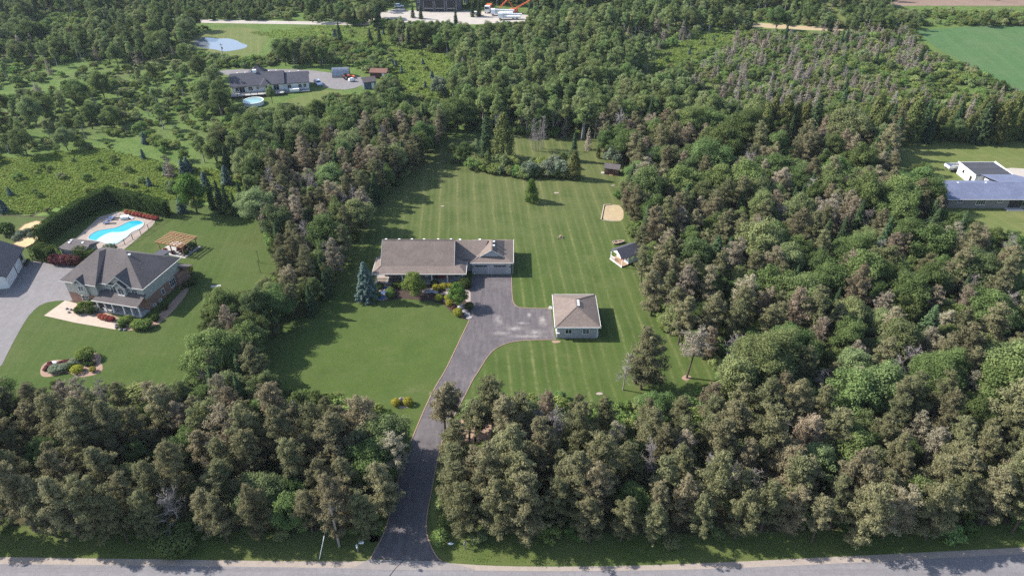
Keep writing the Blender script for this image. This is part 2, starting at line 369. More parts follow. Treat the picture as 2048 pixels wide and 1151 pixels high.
M['spruce'] = leaf_mat('spruce_needles', (0.042, 0.075, 0.032), (0.09, 0.13, 0.06), None, 0.15, 0.02, 0.4)
M['blue_spruce'] = leaf_mat('blue_spruce_needles', (0.075, 0.122, 0.102), (0.18, 0.238, 0.205), None, 0.15, 0.01, 0.1)
M['brown_spruce'] = leaf_mat('bare_spruce_twigs', (0.21, 0.175, 0.13), (0.325, 0.275, 0.215), (0.30, 0.28, 0.25), 0.25, 0.02, 0.4)
M['cedar'] = leaf_mat('cedar_foliage', (0.08, 0.10, 0.03), (0.15, 0.16, 0.06), None, 0.2, 0.02, 0.35)
M['hedge'] = leaf_mat('hedge_foliage', (0.035, 0.060, 0.016), (0.075, 0.10, 0.03), None, 0.2, 0.02, 0.2)
M['gold'] = leaf_mat('golden_foliage', (0.20, 0.21, 0.025), (0.36, 0.33, 0.05), None, 0.3, 0.02, 0.2)
M['burgundy'] = leaf_mat('burgundy_foliage', (0.10, 0.03, 0.035), (0.19, 0.075, 0.07), None, 0.25, 0.02, 0.3)
M['redleaf'] = leaf_mat('red_foliage', (0.26, 0.06, 0.04), (0.36, 0.12, 0.085), None, 0.25, 0.02, 0.3)
M['ornamental'] = leaf_mat('bright_foliage', (0.085, 0.14, 0.03), (0.17, 0.23, 0.06), None, 0.3, 0.02, 0.15)
M['leafgreen'] = leaf_mat('leafy_green_foliage', (0.062, 0.115, 0.026), (0.135, 0.205, 0.05), None, 0.35, 0.01, 0.15)
M['willow'] = leaf_mat('willow_foliage', (0.11, 0.155, 0.055), (0.19, 0.225, 0.09), None, 0.3, 0.02, 0.15)
M['silver'] = leaf_mat('silvery_foliage', (0.13, 0.165, 0.10), (0.22, 0.25, 0.17), None, 0.3, 0.02, 0.2)
M['grass'] = leaf_mat('tall_grass', (0.115, 0.185, 0.036), (0.19, 0.255, 0.06), None, 0.4, 0.02, 0.2)
M['bark'] = simple('bark_brown', (0.105, 0.08, 0.062), (0.065, 0.05, 0.04), 5, 0.95, 0.1, 0, 0.6, 0.05)
M['bark_grey'] = simple('bark_pale_grey', (0.34, 0.31, 0.29), (0.24, 0.215, 0.2), 5, 0.95, 0.1, 0, 0.6, 0.05)
M['deadwood'] = simple('dead_grey_wood', (0.29, 0.26, 0.24), (0.2, 0.175, 0.16), 3, 0.95, 0.1)

# ---------------------------------------------------------------- foliage builders
def norm(a): return a/np.maximum(np.linalg.norm(a, axis=-1, keepdims=True), 1e-9)
class Leaves:
    def __init__(s, r): s.r = r; s.q = []; s.t = []
    def scatter(s, p, nrm, ln, wd, tint, along=None):
        n = len(p); r = s.r
        nrm = norm(nrm); a = r.normal(size=(n, 3)) if along is None else along
        t = norm(np.cross(nrm, a)); b = np.cross(nrm, t)
        ln = np.asarray(ln).reshape(-1, 1)*np.ones((n, 1)); wd = np.asarray(wd).reshape(-1, 1)*np.ones((n, 1))
        s.q.append(np.stack([p-b*ln, p+t*wd, p+b*ln, p-t*wd], 1)); s.t.append(np.asarray(tint)*np.ones(n))
    def clump(s, c, rad, n, ln, wd, tint, bias=1.0, up=0.35, shell=0.55):
        r = s.r; c = np.asarray(c, float); rad = np.asarray(rad, float)*np.ones(3)
        d = norm(r.normal(size=(n, 3)))
        k = shell+(1.08-shell)*r.random((n, 1))
        p = c+d*rad*k
        nm = d/rad*rad.mean()*bias+r.normal(size=(n, 3))*0.55+np.array([0, 0, up])
        sz = 0.7+0.6*r.random(n)
        s.scatter(p, nm, ln*sz, wd*sz, np.clip(tint+r.normal(size=n)*0.22, 0, 1))
    def mesh(s, name, mat, extra=None):
        q = np.concatenate(s.q).reshape(-1, 3); n = len(q)//4
        me = bpy.data.meshes.new(name)
        me.vertices.add(n*4); me.vertices.foreach_set('co', q.astype(np.float32).ravel())
        me.loops.add(n*4); me.loops.foreach_set('vertex_index', np.arange(n*4, dtype=np.int32))
        me.polygons.add(n); me.polygons.foreach_set('loop_start', np.arange(0, n*4, 4, dtype=np.int32))
        me.update(calc_edges=True)
        at_ = me.attributes.new('tint', 'FLOAT', 'FACE'); at_.data.foreach_set('value', np.concatenate(s.t).astype(np.float32))
        me.materials.append(mat); return me
    def count(s): return sum(len(x) for x in s.q)

def limb(m, p, d, ln, r0, r, n=3, wob=0.12, sides=5, r1=None):
    # a bent tapering limb; returns its joints
    pts = [np.array(p, float)]; d = np.array(d, float); r1 = r0*0.35 if r1 is None else r1
    for k in range(n):
        d = norm(d+r.normal(size=3)*wob); q = pts[-1]+d*ln/n
        m.tube(pts[-1], q, r0+(r1-r0)*k/n, r0+(r1-r0)*(k+1)/n, sides); pts.append(q)
    return pts

def pine_proto(seed, h, mat, density=1.0, base=0.36, spread=0.24):
    r = np.random.default_rng(seed); m = MB(); L = Leaves(r)
    lean = r.normal(size=2)*0.03
    tr = limb(m, (0, 0, -0.2), (lean[0], lean[1], 1), h+0.1, h*0.018+0.03, r, 6, 0.03, 7, 0.03)
    tr = np.array(tr)
    axis = lambda z: np.array([np.interp(z, tr[:, 2], tr[:, 0]), np.interp(z, tr[:, 2], tr[:, 1]), z])
    rmax = h*spread*r.uniform(0.9, 1.15); z = h*base*r.uniform(0.8, 1.15); a0 = r.uniform(0, 6.28)
    lop = r.uniform(0, 6.28)
    while z < h*0.985:
        t = (z-h*base)/(h*(1-base))
        prof = np.interp(t, [-0.2, 0, 0.3, 0.6, 0.85, 1.0], [0.5, 0.78, 1.0, 0.8, 0.42, 0.1])
        nb = r.integers(4, 6)
        for k in range(nb):
            a = a0+6.283*k/nb+r.normal()*0.35
            if r.random() < 0.13*(1.6-density): continue
            ln = rmax*prof*r.uniform(0.6, 1.15)*(1+0.18*math.cos(a-lop))
            d = np.array([math.cos(a), math.sin(a), r.uniform(0.05, 0.4)+0.35*t])
            js = limb(m, axis(z), d, ln, 0.045, r, 2, 0.1, 4, 0.012)
            tint = np.clip(r.normal(0.5, 0.25), 0, 1)
            for f in ((0.4, 0.7, 1.0) if ln > 1.5 else (0.55, 1.0) if ln > 0.9 else (0.9,)):
                c = js[0]+(js[-1]-js[0])*f+np.array([0, 0, 0.12])
                s = (0.42+0.15*ln)*r.uniform(0.7, 1.2)*(0.8 if f < 0.6 else 1)
                L.clump(c, (s, s, s*0.55), int(88*density*s/0.62), 0.155, 0.052, tint, 0.8, 0.55, 0.35)
                if r.random() < 0.5:
                    L.clump(c+r.normal(size=3)*np.array([0.5, 0.5, 0.2]), (s*0.6, s*0.6, s*0.4), int(28*density), 0.18, 0.07, tint, 0.8, 0.5, 0.3)
        a0 += 1.1; z += r.uniform(0.55, 0.85)*h/11
    top = axis(h*0.985)
    L.clump(top, (0.5, 0.5, 0.55), int(60*density), 0.2, 0.075, 0.5, 0.8, 0.5, 0.3)
    return m, L, mat, M['bark'], rmax

def broad_proto(seed, h, rad, mat, base=0.22, nclump=70, leaf=0.17, dens=1.0, bark=None, lobes=5, vshape=1.0):
    r = np.random.default_rng(seed); m = MB(); L = Leaves(r)
    zc = h*(base+(1-base)*0.5); rz = h*(1-base)*0.5
    tr = limb(m, (0, 0, -0.2), (r.normal()*0.04, r.normal()*0.04, 1), h*0.62, 0.022*h+0.02, r, 4, 0.06, 7, 0.05)
    ph = r.uniform(0, 6.28, 4); amp = r.uniform(0.06, 0.2, 4)
    for i in range(nclump):
        d = norm(r.normal(size=3)); 
        if d[2] < -0.55: d[2] *= -0.6; d = norm(d)
        a = math.atan2(d[1], d[0])
        k = 1+amp[0]*math.sin(2*a+ph[0])+amp[1]*math.sin(3*a+ph[1]+3*d[2])+amp[2]*math.sin(5*d[2]+ph[2])
        f = r.uniform(0.62, 0.98) if i > nclump*0.18 else r.uniform(0.1, 0.6)
        taper = 1.0-0.35*max(0, d[2])*vshape*0.6
        c = np.array([0, 0, zc])+d*np.array([rad*taper, rad*taper, rz])*k*f
        s = rad*r.uniform(0.2, 0.36)*(4.0/max(rad, 2.5))**0.35
        L.clump(c, (s, s, s*r.uniform(0.65, 0.9)), int(105*dens*(s/0.9)**1.6)+18, leaf, leaf*0.62, np.clip(r.normal(0.5, 0.24), 0, 1), 1.0, 0.4, 0.5)
        if i % 5 == 0:
            j = tr[r.integers(1, len(tr))]
            m.tube(j, c, 0.012*h*0.6, 0.015, 4)
    return m, L, mat, bark or M['bark'], rad

def conifer_proto(seed, h, rad, mat, dens=1.0, droop=0.15, step=0.42, leaf=0.17, base=0.04, sparse=0.0):
    r = np.random.default_rng(seed); m = MB(); L = Leaves(r)
    limb(m, (0, 0, -0.2), (r.normal()*0.01, r.normal()*0.01, 1), h*1.0, 0.016*h+0.02, r, 3, 0.01, 6, 0.015)
    z = h*base; a0 = 0
    while z < h*0.97:
        t = z/h; ln0 = rad*(1-t)**0.85*(1.0 if t > 0.12 else 0.8+1.6*t)
        nb = int(np.clip(5+ln0*2.2, 5, 11))
        for k in range(nb):
            if r.random() < sparse: continue
            a = a0+6.283*k/nb+r.normal()*0.2; ln = ln0*r.uniform(0.7, 1.15)+0.08
            d = np.array([math.cos(a), math.sin(a), -droop+0.35*t]); side = np.array([-math.sin(a), math.cos(a), 0])
            if ln > 0.5: m.tube((0, 0, z), np.array([0, 0, z])+d*ln, 0.025, 0.008, 3)
            n = int((10+26*ln)*dens); u = r.random(n)**0.7
            wd = 0.32*ln*(1.05-u)+0.1
            p = np.array([0, 0, z])+d*(u*ln)[:, None]+side*((r.random(n)*2-1)*wd)[:, None]
            p[:, 2] += -0.18*ln*u**2+r.normal(size=n)*0.07+0.1*u
            nm = np.array([0, 0, 1.0])+d*0.45+r.normal(size=(n, 3))*0.45
            sz = 0.7+0.6*r.random(n)
            L.scatter(p, nm, leaf*sz, leaf*0.45*sz, np.clip(r.normal(0.45, 0.2)+r.normal(size=n)*0.2, 0, 1), side[None, :]+r.normal(size=(n, 3))*0.5)
        a0 += 0.7; z += step*r.uniform(0.8, 1.2)*(0.75+0.5*(1-t))
    L.clump((0, 0, h*0.97), (0.12, 0.12, h*0.04+0.1), 20, leaf*0.8, leaf*0.35, 0.5)
    return m, L, mat, M['bark'], rad

def cedar_proto(seed, h, rad, mat):
    r = np.random.default_rng(seed); m = MB(); L = Leaves(r)
    limb(m, (0, 0, -0.2), (0, 0, 1), h*0.9, 0.02*h+0.02, r, 3, 0.01, 6, 0.02)
    for i in range(90):
        t = r.random()**0.9; prof = np.interp(t, [0, 0.15, 0.4, 0.75, 1], [0.75, 1, 0.9, 0.5, 0.08])
        a = r.uniform(0, 6.28); k = rad*prof*r.uniform(0.55, 0.95)
        s = 0.16*rad+0.22
        L.clump((k*math.cos(a), k*math.sin(a), 0.25+t*(h-0.4)), (s, s, s*1.5), 62, 0.15, 0.07, np.clip(r.normal(0.5, 0.2), 0, 1), 1.0, 0.3, 0.5)
    return m, L, mat, M['bark'], rad

def shrub_proto(seed, h, rad, mat, n=22, leaf=0.14, dens=1.0):
    r = np.random.default_rng(seed); m = MB(); L = Leaves(r)
    for k in range(5): limb(m, (0, 0, -0.1), (r.normal()*0.5, r.normal()*0.5, 1), h*0.7, 0.035, r, 2, 0.15, 4, 0.012)
    for i in range(n):
        a = r.uniform(0, 6.28); q = rad*math.sqrt(r.random())*0.82
        top = h*(1-0.55*(q/rad)**2)
        z = top*r.uniform(0.45, 0.88); s = (0.22*rad+0.16)*r.uniform(0.8, 1.25)
        L.clump((q*math.cos(a), q*math.sin(a), max(z, s*0.6)), (s, s, s*0.8), int(75*dens*(s/0.6)**1.5)+14, leaf, leaf*0.62, np.clip(r.normal(0.5, 0.25), 0, 1), 1.0, 0.4, 0.5)
    return m, L, mat, M['bark'], rad

def ball_proto(seed, h, rad, mat, n=750, leaf=0.085):
    r = np.random.default_rng(seed); m = MB(); L = Leaves(r)
    m.tube((0, 0, -0.05), (0, 0, h*0.4), 0.05, 0.03, 5)
    L.clump((0, 0, h*0.52), (rad, rad, h*0.5), n, leaf, leaf*0.6, 0.5, 1.3, 0.3, 0.78)
    for k in range(9):
        d = norm(r.normal(size=3)); d[2] = abs(d[2])
        L.clump(np.array([0, 0, h*0.5])+d*np.array([rad, rad, h*0.5])*0.72, np.array([rad, rad, h*0.5])*0.4, n//14, leaf, leaf*0.6, np.clip(r.normal(0.5, 0.2), 0, 1), 1.2, 0.3, 0.6)
    return m, L, mat, M['bark'], rad

def dead_proto(seed, h, conifer=False):
    # bare tree: trunk mesh plus a mesh of branches and fine twigs
    r = np.random.default_rng(seed); m = MB(); b = MB()
    tr = limb(m, (0, 0, -0.2), (r.normal()*0.06, r.normal()*0.06, 1), h, 0.018*h+0.03, r, 5, 0.05, 6, 0.02)
    tr = np.array(tr)
    def twig(p, d, ln, rad, lev):
        js = limb(b, p, d, ln, rad, r, 2 if lev else 3, 0.22, 3, rad*0.5)
        if lev >= 2: return
        nk = 6 if lev == 0 else 5
        for k in range(nk):
            i = r.integers(1, len(js)); q = js[i-1]+(js[i]-js[i-1])*r.random()
            twig(q, norm(np.array(d)+r.normal(size=3)*0.75+np.array([0, 0, 0.25])), ln*r.uniform(0.35, 0.6), rad*0.55, lev+1)
    nb = 26 if not conifer else 40
    for k in range(nb):
        t = r.uniform(0.28, 0.98); i = np.interp(t*h, tr[:, 2], np.arange(len(tr)))
        p = tr[int(i)]+(tr[min(int(i)+1, len(tr)-1)]-tr[int(i)])*(i-int(i)); a = r.uniform(0, 6.28)
        el = 0.1 if conifer else r.uniform(0.4, 1.3)
        ln = h*0.26*(1.25-t)*r.uniform(0.6, 1.2)+0.4
        twig(p, norm(np.array([math.cos(a), math.sin(a), el])), ln, 0.045, 0 if not conifer else 1)
    return m, b, h*0.22

# kinds: list of (trunk mesh, crown mesh, proto height, crown radius)
PROTO = {}
def register(kind, trunk, crown, h, rad, bark):
    i = len(PROTO.setdefault(kind, []))
    tm = trunk.mesh(kind+'_trunk', bark)
    PROTO[kind].append((tm, crown, h, rad))
def reg(kind, res, h): register(kind, res[0], res[1].mesh(kind+'_crown', res[2]), h, res[4], res[3])
for k in range(7):
    h = 11.0; reg('pine', pine_proto(100+k, h, M['pine'], [1.2, 1.0, 1.1, 0.9, 1.15, 1.0, 1.05][k], [0.20, 0.34, 0.14, 0.28, 0.2, 0.12, 0.36][k], [0.215, 0.19, 0.23, 0.2, 0.225, 0.24, 0.18][k]), h)
for k in range(4):
    h = 10.5; reg('brown_pine', pine_proto(200+k, h, M['brown_pine'], [0.75, 0.62, 0.85, 0.7][k], 0.3, [0.25, 0.23, 0.27, 0.21][k]), h)
for k in range(6):
    h = 10.0; reg('broad', broad_proto(300+k, h, [3.2, 3.8, 2.7, 3.4, 2.9, 4.1][k], M['broad'], [0.16, 0.14, 0.2, 0.12, 0.18, 0.15][k], [74, 90, 64, 82, 70, 98][k], 0.14, 1.6), h)
for k in range(2):
    h = 13.0; reg('big_broad', broad_proto(350+k, h, [4.8, 5.4][k], M['broad'], 0.1, [150, 170][k], 0.145, 1.5), h)
for k in range(4):
    h = 12.5; reg('poplar', broad_proto(400+k, h, [1.9, 2.3, 2.0, 2.6][k], M['poplar'], 0.2, [52, 62, 56, 66][k], 0.16, 1.05, M['bark_grey'], 5, 1.6), h)
for k in range(4):
    h = 11.0; reg('spruce', conifer_proto(500+k, h, [2.3, 2.7, 2.0, 2.5][k], M['spruce'], 1.35, 0.18, 0.45), h)
for k in range(4):
    h = 6.5; reg('brown_spruce', conifer_proto(600+k, h, [2.0, 2.4, 1.9, 2.2][k], M['brown_spruce'], 0.62, -0.02, 0.5, 0.15, 0.05, 0.28), h)
for k in range(3):
    h = 7.5; reg('cedar', cedar_proto(700+k, h, [1.5, 1.7, 1.35][k], M['cedar']), h)
for k in range(6):
    h = [2.6, 3.2, 2.2, 3.6, 2.9, 2.4][k]; reg('shrub', shrub_proto(800+k, h, [1.6, 2.0, 1.5, 1.8, 2.3, 1.3][k], M['shrub'], [24, 30, 20, 28, 34, 18][k]), h)
for k in range(4):
    t, b, rad = dead_proto(900+k, 9.0, k == 3); register('dead', t, b.mesh('dead_crown', M['deadwood']), 9.0, rad, M['deadwood'])
reg('blue_spruce', conifer_proto(1000, 9.5, 3.0, M['blue_spruce'], 2.1, 0.1, 0.4, 0.19), 9.5)
reg('small_blue_spruce', conifer_proto(1001, 3.4, 1.15, M['blue_spruce'], 2.4, 0.08, 0.28, 0.13), 3.4)
reg('ornamental', broad_proto(1010, 5.2, 2.35, M['ornamental'], 0.14, 60, 0.12, 1.4), 5.2)
reg('ornamental_dark', broad_proto(1011, 5.6, 2.1, M['leafgreen'], 0.14, 55, 0.14, 1.3), 5.6)
reg('willow', broad_proto(1020, 9.0, 5.2, M['willow'], 0.03, 95, 0.19, 1.2), 9.0)
reg('silver', shrub_proto(1030, 4.0, 2.3, M['silver'], 34, 0.14, 1.1), 4.0)
for nm, mt in (('gold_ball', 'gold'), ('green_ball', 'hedge'), ('bright_ball', 'ornamental'), ('burgundy_ball', 'burgundy'), ('red_ball', 'redleaf'), ('silver_ball', 'silver')):
    reg(nm, ball_proto(1040+len(nm), 1.2, 0.75, M[mt]), 1.2)
reg('bright_shrub', shrub_proto(1060, 2.4, 1.5, M['ornamental'], 24), 2.4)
reg('lone', cedar_proto(1070, 6.0, 1.9, M['leafgreen']), 6.0)

NAMES = {'big_broad': 'broadleaf_tree', 'pine': 'pine_tree', 'brown_pine': 'dying_pine_tree', 'broad': 'broadleaf_tree', 'poplar': 'poplar_tree', 'spruce': 'spruce_tree',
         'brown_spruce': 'withered_spruce_tree', 'cedar': 'cedar_tree', 'shrub': 'shrub', 'dead': 'dead_tree', 'blue_spruce': 'blue_spruce_tree',
         'small_blue_spruce': 'blue_spruce_tree', 'ornamental': 'ornamental_tree', 'ornamental_dark': 'ornamental_tree', 'willow': 'willow_tree', 'silver': 'silver_shrub',
         'gold_ball': 'golden_shrub', 'green_ball': 'clipped_shrub', 'bright_ball': 'clipped_shrub', 'burgundy_ball': 'burgundy_shrub', 'red_ball': 'red_shrub', 'silver_ball': 'silver_shrub',
         'bright_shrub': 'shrub', 'lone': 'broadleaf_tree'}
def plant(kind, x, y, h, label, cat, group=None, rz=None, var=None, wide=1.0, z=0.0):
    ps = PROTO[kind]; tm, cm, ph, pr = ps[R.randrange(len(ps)) if var is None else var % len(ps)]
    s = h/ph
    o = thing(NAMES[kind], label, cat, (x, y, z), R.uniform(0, 6.28) if rz is None else rz, group)
    o.scale = (s*wide, s*wide, s)
    low = kind in ('shrub', 'silver', 'bright_shrub') or kind.endswith('_ball')
    link('stem' if low else 'trunk', tm, o)
    link('branches' if kind == 'dead' else ('foliage' if low else 'crown'), cm, o)
    return o

# ---------------------------------------------------------------- the setting: ground, lawns, road, drives, water
def smooth_loop(pts, it=2):
    for _ in range(it):
        q = []
        for i, a in enumerate(pts):
            b = pts[(i+1) % len(pts)]
            q += [(a[0]*.75+b[0]*.25, a[1]*.75+b[1]*.25), (a[0]*.25+b[0]*.75, a[1]*.25+b[1]*.75)]
        pts = q
    return pts
def smooth_line(pts, it=2):
    for _ in range(it):
        q = [pts[0]]
        for a, b in zip(pts[:-1], pts[1:]):
            q += [(a[0]*.75+b[0]*.25, a[1]*.75+b[1]*.25), (a[0]*.25+b[0]*.75, a[1]*.25+b[1]*.75)]
        pts = q+[pts[-1]]
    return pts
def px(*pts): return [at(*p) for p in pts]
def sheet(name, pts, z, mat, it=2, kind='structure', label=None, cat=None):
    o = MB().poly([(p[0], p[1], z) for p in (smooth_loop(pts, it) if it else pts)]).build(name, mat)
    if o.data.polygons[0].normal.z < 0: o.data.flip_normals()
    return tag(o, label, cat, None, kind)
def ribbon(m, line, w, z, h):
    for a, b in zip(line[:-1], line[1:]): m.beam((a[0], a[1], z+h/2), (b[0], b[1], z+h/2), w, h)

M['verge'] = lawn_mat('verge_grass_sheet', (0.062, 0.088, 0.022), (0.085, 0.104, 0.03), (0.125, 0.115, 0.05), 0)
gm = MB()
xs = np.linspace(-700, 700, 29); ys = np.linspace(-60, 1500, 31)
for i in range(28):
    for j in range(30): gm.poly([(xs[i], ys[j], 0), (xs[i+1], ys[j], 0), (xs[i+1], ys[j+1], 0), (xs[i], ys[j+1], 0)])
tag(gm.build('ground', M['ground']), 'rough grassy ground and meadow under the woods', 'ground', None, 'structure')
sheet('lawn', px((505,830),(510,690),(590,610),(670,560),(690,480),(760,400),(830,330),(870,284),(1000,266),(1210,268),(1230,330),(1260,420),(1275,540),(1300,610),(1370,690),(1470,750),(1500,800),(1300,815),(960,835),(850,890),(800,1000),(770,1080),(730,1085),(755,1000),(785,900),(700,850)), 0.012, M['lawn'], 1, 'structure', 'big striped mown lawn around the taupe-roofed house', 'lawn')
sheet('lawn', px((-260,470),(0,428),(100,436),(215,386),(345,400),(505,424),(570,480),(575,560),(440,640),(410,770),(250,800),(-300,810)), 0.012, M['lawn_plain'], 1, 'structure', 'green mown lawn around the two-storey brick house', 'lawn')
sheet('lawn', px((1500,285),(1800,278),(2350,285),(2500,470),(2500,700),(2060,640),(2035,560),(2025,480),(1900,450),(1780,400),(1600,330)), 0.012, M['lawn_pale'], 1, 'structure', 'pale mown lawn around the blue-roofed bungalow', 'lawn')
sheet('lawn', px((560,205),(640,178),(690,185),(720,200),(640,215),(560,218)), 0.012, M['lawn_pale'], 1, 'structure', 'sunny grass slope beside the white bungalow deck', 'lawn')
sheet('verge', px((-200,1045),(400,1060),(760,1070),(744,1122),(400,1120),(-300,1112)), 0.012, M['verge'], 0, 'structure', 'shaded grass verge left of the driveway mouth', 'verge')
sheet('verge', px((850,1040),(1300,1070),(2300,1040),(2400,1075),(2048,1096),(1400,1127),(1000,1130),(884,1122),(856,1070)), 0.012, M['verge'], 0, 'structure', 'shaded grass verge right of the driveway mouth', 'verge')
sheet('verge', px((852,960),(866,985),(858,1040),(880,1090),(960,1075),(930,1000),(900,950)), 0.015, M['lawn_pale'], 1, 'structure', 'dry grass strip beside the driveway right edge', 'verge')
sheet('forest_floor', px((-300,830),(380,840),(560,800),(740,830),(780,880),(760,1000),(745,1062),(300,1062),(-400,1050)), 0.008, M['litter'], 1, 'structure', 'shaded litter floor of the left roadside wood', 'forest floor')
sheet('forest_floor', px((890,850),(1300,830),(1800,830),(2400,800),(2500,1050),(1700,1070),(900,1065),(866,980)), 0.008, M['litter'], 1, 'structure', 'shaded litter floor of the right roadside wood', 'forest floor')
sheet('sandy_clearing', px((893,845),(925,835),(970,842),(1030,838),(1085,850),(1080,870),(1010,888),(930,885),(905,868)), 0.02, M['gravel_bed'], 2, 'structure', 'pale sandy clearing under the pines beside the driveway', 'clearing')
# road, shoulder, apron
road_edge = [(-700,1118),(-200,1124),(0,1127),(400,1131),(750,1136),(1000,1141),(1200,1141),(1400,1138),(1700,1125),(2048,1107),(2400,1085),(2900,1052)]
grass_edge = [(-700,1104),(-200,1110),(0,1113),(400,1119),(640,1122),(745,1121),(884,1124),(1000,1132),(1200,1132),(1400,1126),(1700,1111),(2048,1094),(2400,1072),(2900,1040)]
RE = smooth_line(px(*road_edge), 2); GE = smooth_line(px(*grass_edge), 2)
tag(MB().poly([(p[0], p[1], 0.03) for p in RE]+[(RE[-1][0], 44, 0.03), (RE[0][0], 44, 0.03)]).build('road', M['road']), 'grey asphalt road along the bottom', 'road', None, 'structure')
tag(MB().poly([(p[0], p[1], 0.018) for p in GE]+[(GE[-1][0], 42, 0.018), (GE[0][0], 42, 0.018)]).build('road_shoulder', M['shoulder']), 'tan gravel shoulder between road and verge', 'shoulder', None, 'structure')
sheet('driveway_apron', px((738,1117),(760,1119),(875,1121),(893,1124),(925,1131),(960,1141),(690,1138),(715,1131),(730,1122)), 0.042, M['apron'], 1, 'structure', 'pale apron where driveway meets the road', 'driveway')

def drive_mat():
    m = M['drive']; nt = m.node_tree
    b = [n for n in nt.nodes if n.type == 'BSDF_PRINCIPLED'][0]
    src = b.inputs['Base Color'].links[0].from_socket
    v = coords(nt); wob = noise(nt, 0.8, 7, 0.8, v)
    total = None
    for (x, y, sx, sy) in ((1056,672,5.0,0.8),(1030,656,2.4,1.0),(1086,642,1.2,2.2),(1058,630,0.6,1.3),(1004,666,2.2,0.9),(1072,664,2.6,1.2),(1044,646,1.6,0.6),(996,640,1.2,2.4)):
        c = at(x, y)
        mp = N(nt, 'ShaderNodeMapping'); mp.inputs['Location'].default_value = (-c[0]/sx, -c[1]/sy, 0); mp.inputs['Scale'].default_value = (1/sx, 1/sy, 0)
        nt.links.new(v, mp.inputs['Vector'])
        ln = N(nt, 'ShaderNodeVectorMath', operation='LENGTH'); nt.links.new(mp.outputs[0], ln.inputs[0])
        d = ramp(nt, math_(nt, 'ADD', ln.outputs['Value'], math_(nt, 'MULTIPLY', wob, 2.6)), 2.2, 1.0)
        total = d if total is None else math_(nt, 'MAXIMUM', total, d)
    col = mix(nt, math_(nt, 'MULTIPLY', math_(nt, 'MULTIPLY', total, ramp(nt, noise(nt, 1.1, 5, 0.7, v), 0.3, 0.6)), 0.85), src, (0.34, 0.30, 0.275))
    nt.links.new(col, b.inputs['Base Color'])
drive_mat()
dl = [(741,1117),(750,1099),(765,1073),(776,1041),(783,1015),(791,982),(798,953),(814.5,900.6),(831,860),(849.6,816),(867,779),(891,740),(911,698),(938.6,640),(943,628)]
dr = [(883,1121),(874,1113.6),(863.7,1096),(854,1070),(852,1050),(856,1015),(864,980),(872,930),(885,880),(905,838),(920.8,807.5),(933,784.6),(945,760),(958.4,740),(974,714),(990,697),(1011,686.8),(1037.5,681),(1075,679.5),(1112,679)]
pad = [(1108,660),(1101.5,617),(1070,616.5),(1043,615.5),(1033,612.5),(1027,606),(1024.8,597),(1023.6,575),(1023.2,549.5),(944,549.5),(941,565),(941,585),(942,611)]
sheet('driveway', px(*(dr+pad+dl[::-1])), 0.03, M['drive'], 0, 'structure', 'long worn asphalt driveway from road to garages', 'driveway')
edm = MB(); ribbon(edm, smooth_line(px(*dl[:-1]), 1), 0.16, 0.03, 0.05)
ribbon(edm, smooth_line(px(*dr[:9]), 1), 0.16, 0.03, 0.05); ribbon(edm, smooth_line(px(*dr[9:]), 1), 0.13, 0.03, 0.05); ribbon(edm, smooth_line(px(*pad[1:9]), 1), 0.13, 0.03, 0.05)
edm.build('driveway_edging', M['gravel_bed'], None)['kind'] = 'structure'
cm_ = MB(); cl_ = smooth_line(px((808,1119),(800,1127),(789,1138),(780,1150),(772,1160)), 1)
ribbon(cm_, cl_, 0.09, 0.0425, 0.004); cm_.build('tar_seam', M['rubber'])['kind'] = 'structure'
# neighbour drive, patio, far roads, pond
sheet('driveway', px((-200,760),(-60,770),(0,738),(18,700),(45,650),(62,625),(85,606),(120,600),(146,603),(158,590),(150,520),(95,526),(52,520),(20,545),(0,558),(-120,580),(-160,660)), 0.03, M['drive_grey'], 1, 'structure', 'grey driveway in front of the two-storey brick house', 'driveway')
sheet('gravel_road', px((250,37),(330,37.5),(600,43),(700,44.5),(830,42),(860,47),(700,50.5),(600,49),(330,45),(250,44)), 0.02, M['gravel'], 0, 'structure', 'pale gravel lane crossing the far fields', 'road')
sheet('gravel_yard', px((760,30),(800,22),(835,21),(960,22),(1065,30),(1075,42),(1000,46),(940,50),(860,47),(790,42)), 0.03, M['gravel'], 1, 'structure', 'gravel yard in front of the charcoal barn', 'yard')
sheet('gravel_yard', px((700,44),(760,26),(800,15),(815,18),(790,28),(760,46)), 0.025, M['gravel'], 1, 'structure', 'gravel track leading to the parked white car', 'yard')
sheet('gravel_yard', px((435,141),(500,138),(610,139),(660,146),(720,152),(735,166),(700,180),(660,178),(625,166),(600,160),(436,150)), 0.025, M['drive_grey'], 1, 'structure', 'grey parking court behind the white bungalow', 'yard')
sheet('gravel_yard', px((2010,335),(2060,338),(2200,350),(2200,400),(2040,372),(2000,345)), 0.025, M['gravel'], 1, 'structure', 'pale gravel behind the blue-roofed bungalow', 'yard')
sheet('pond_bank', px((380,74),(420,60),(480,53),(520,60),(540,72),(528,90),(520,112),(480,112),(440,112),(385,100),(370,85)), 0.012, M['lawn_pale'], 2, 'structure', 'mown yellowish bank round the pond', 'bank')
sheet('pond', px((386,83),(397,77),(418,75),(436,78),(455,76.5),(474,81),(483,87),(497,91),(490,97),(470,101),(448,104),(430,99),(408,97),(390,93)), 0.03, M['pond'], 2, 'structure', 'pale blue pond reflecting the sky', 'pond')
sheet('crop_field', px((1825,52),(2400,50),(2400,230),(2048,200),(1980,160),(1920,120),(1860,90)), 0.015, M['field'], 1, 'structure', 'flat green crop field at upper right', 'field')
sheet('bare_field', px((1690,12),(2500,12),(2500,-40),(1690,-40)), 0.015, M['soil'], 0, 'structure', 'bare brown field beyond the tree line', 'field')
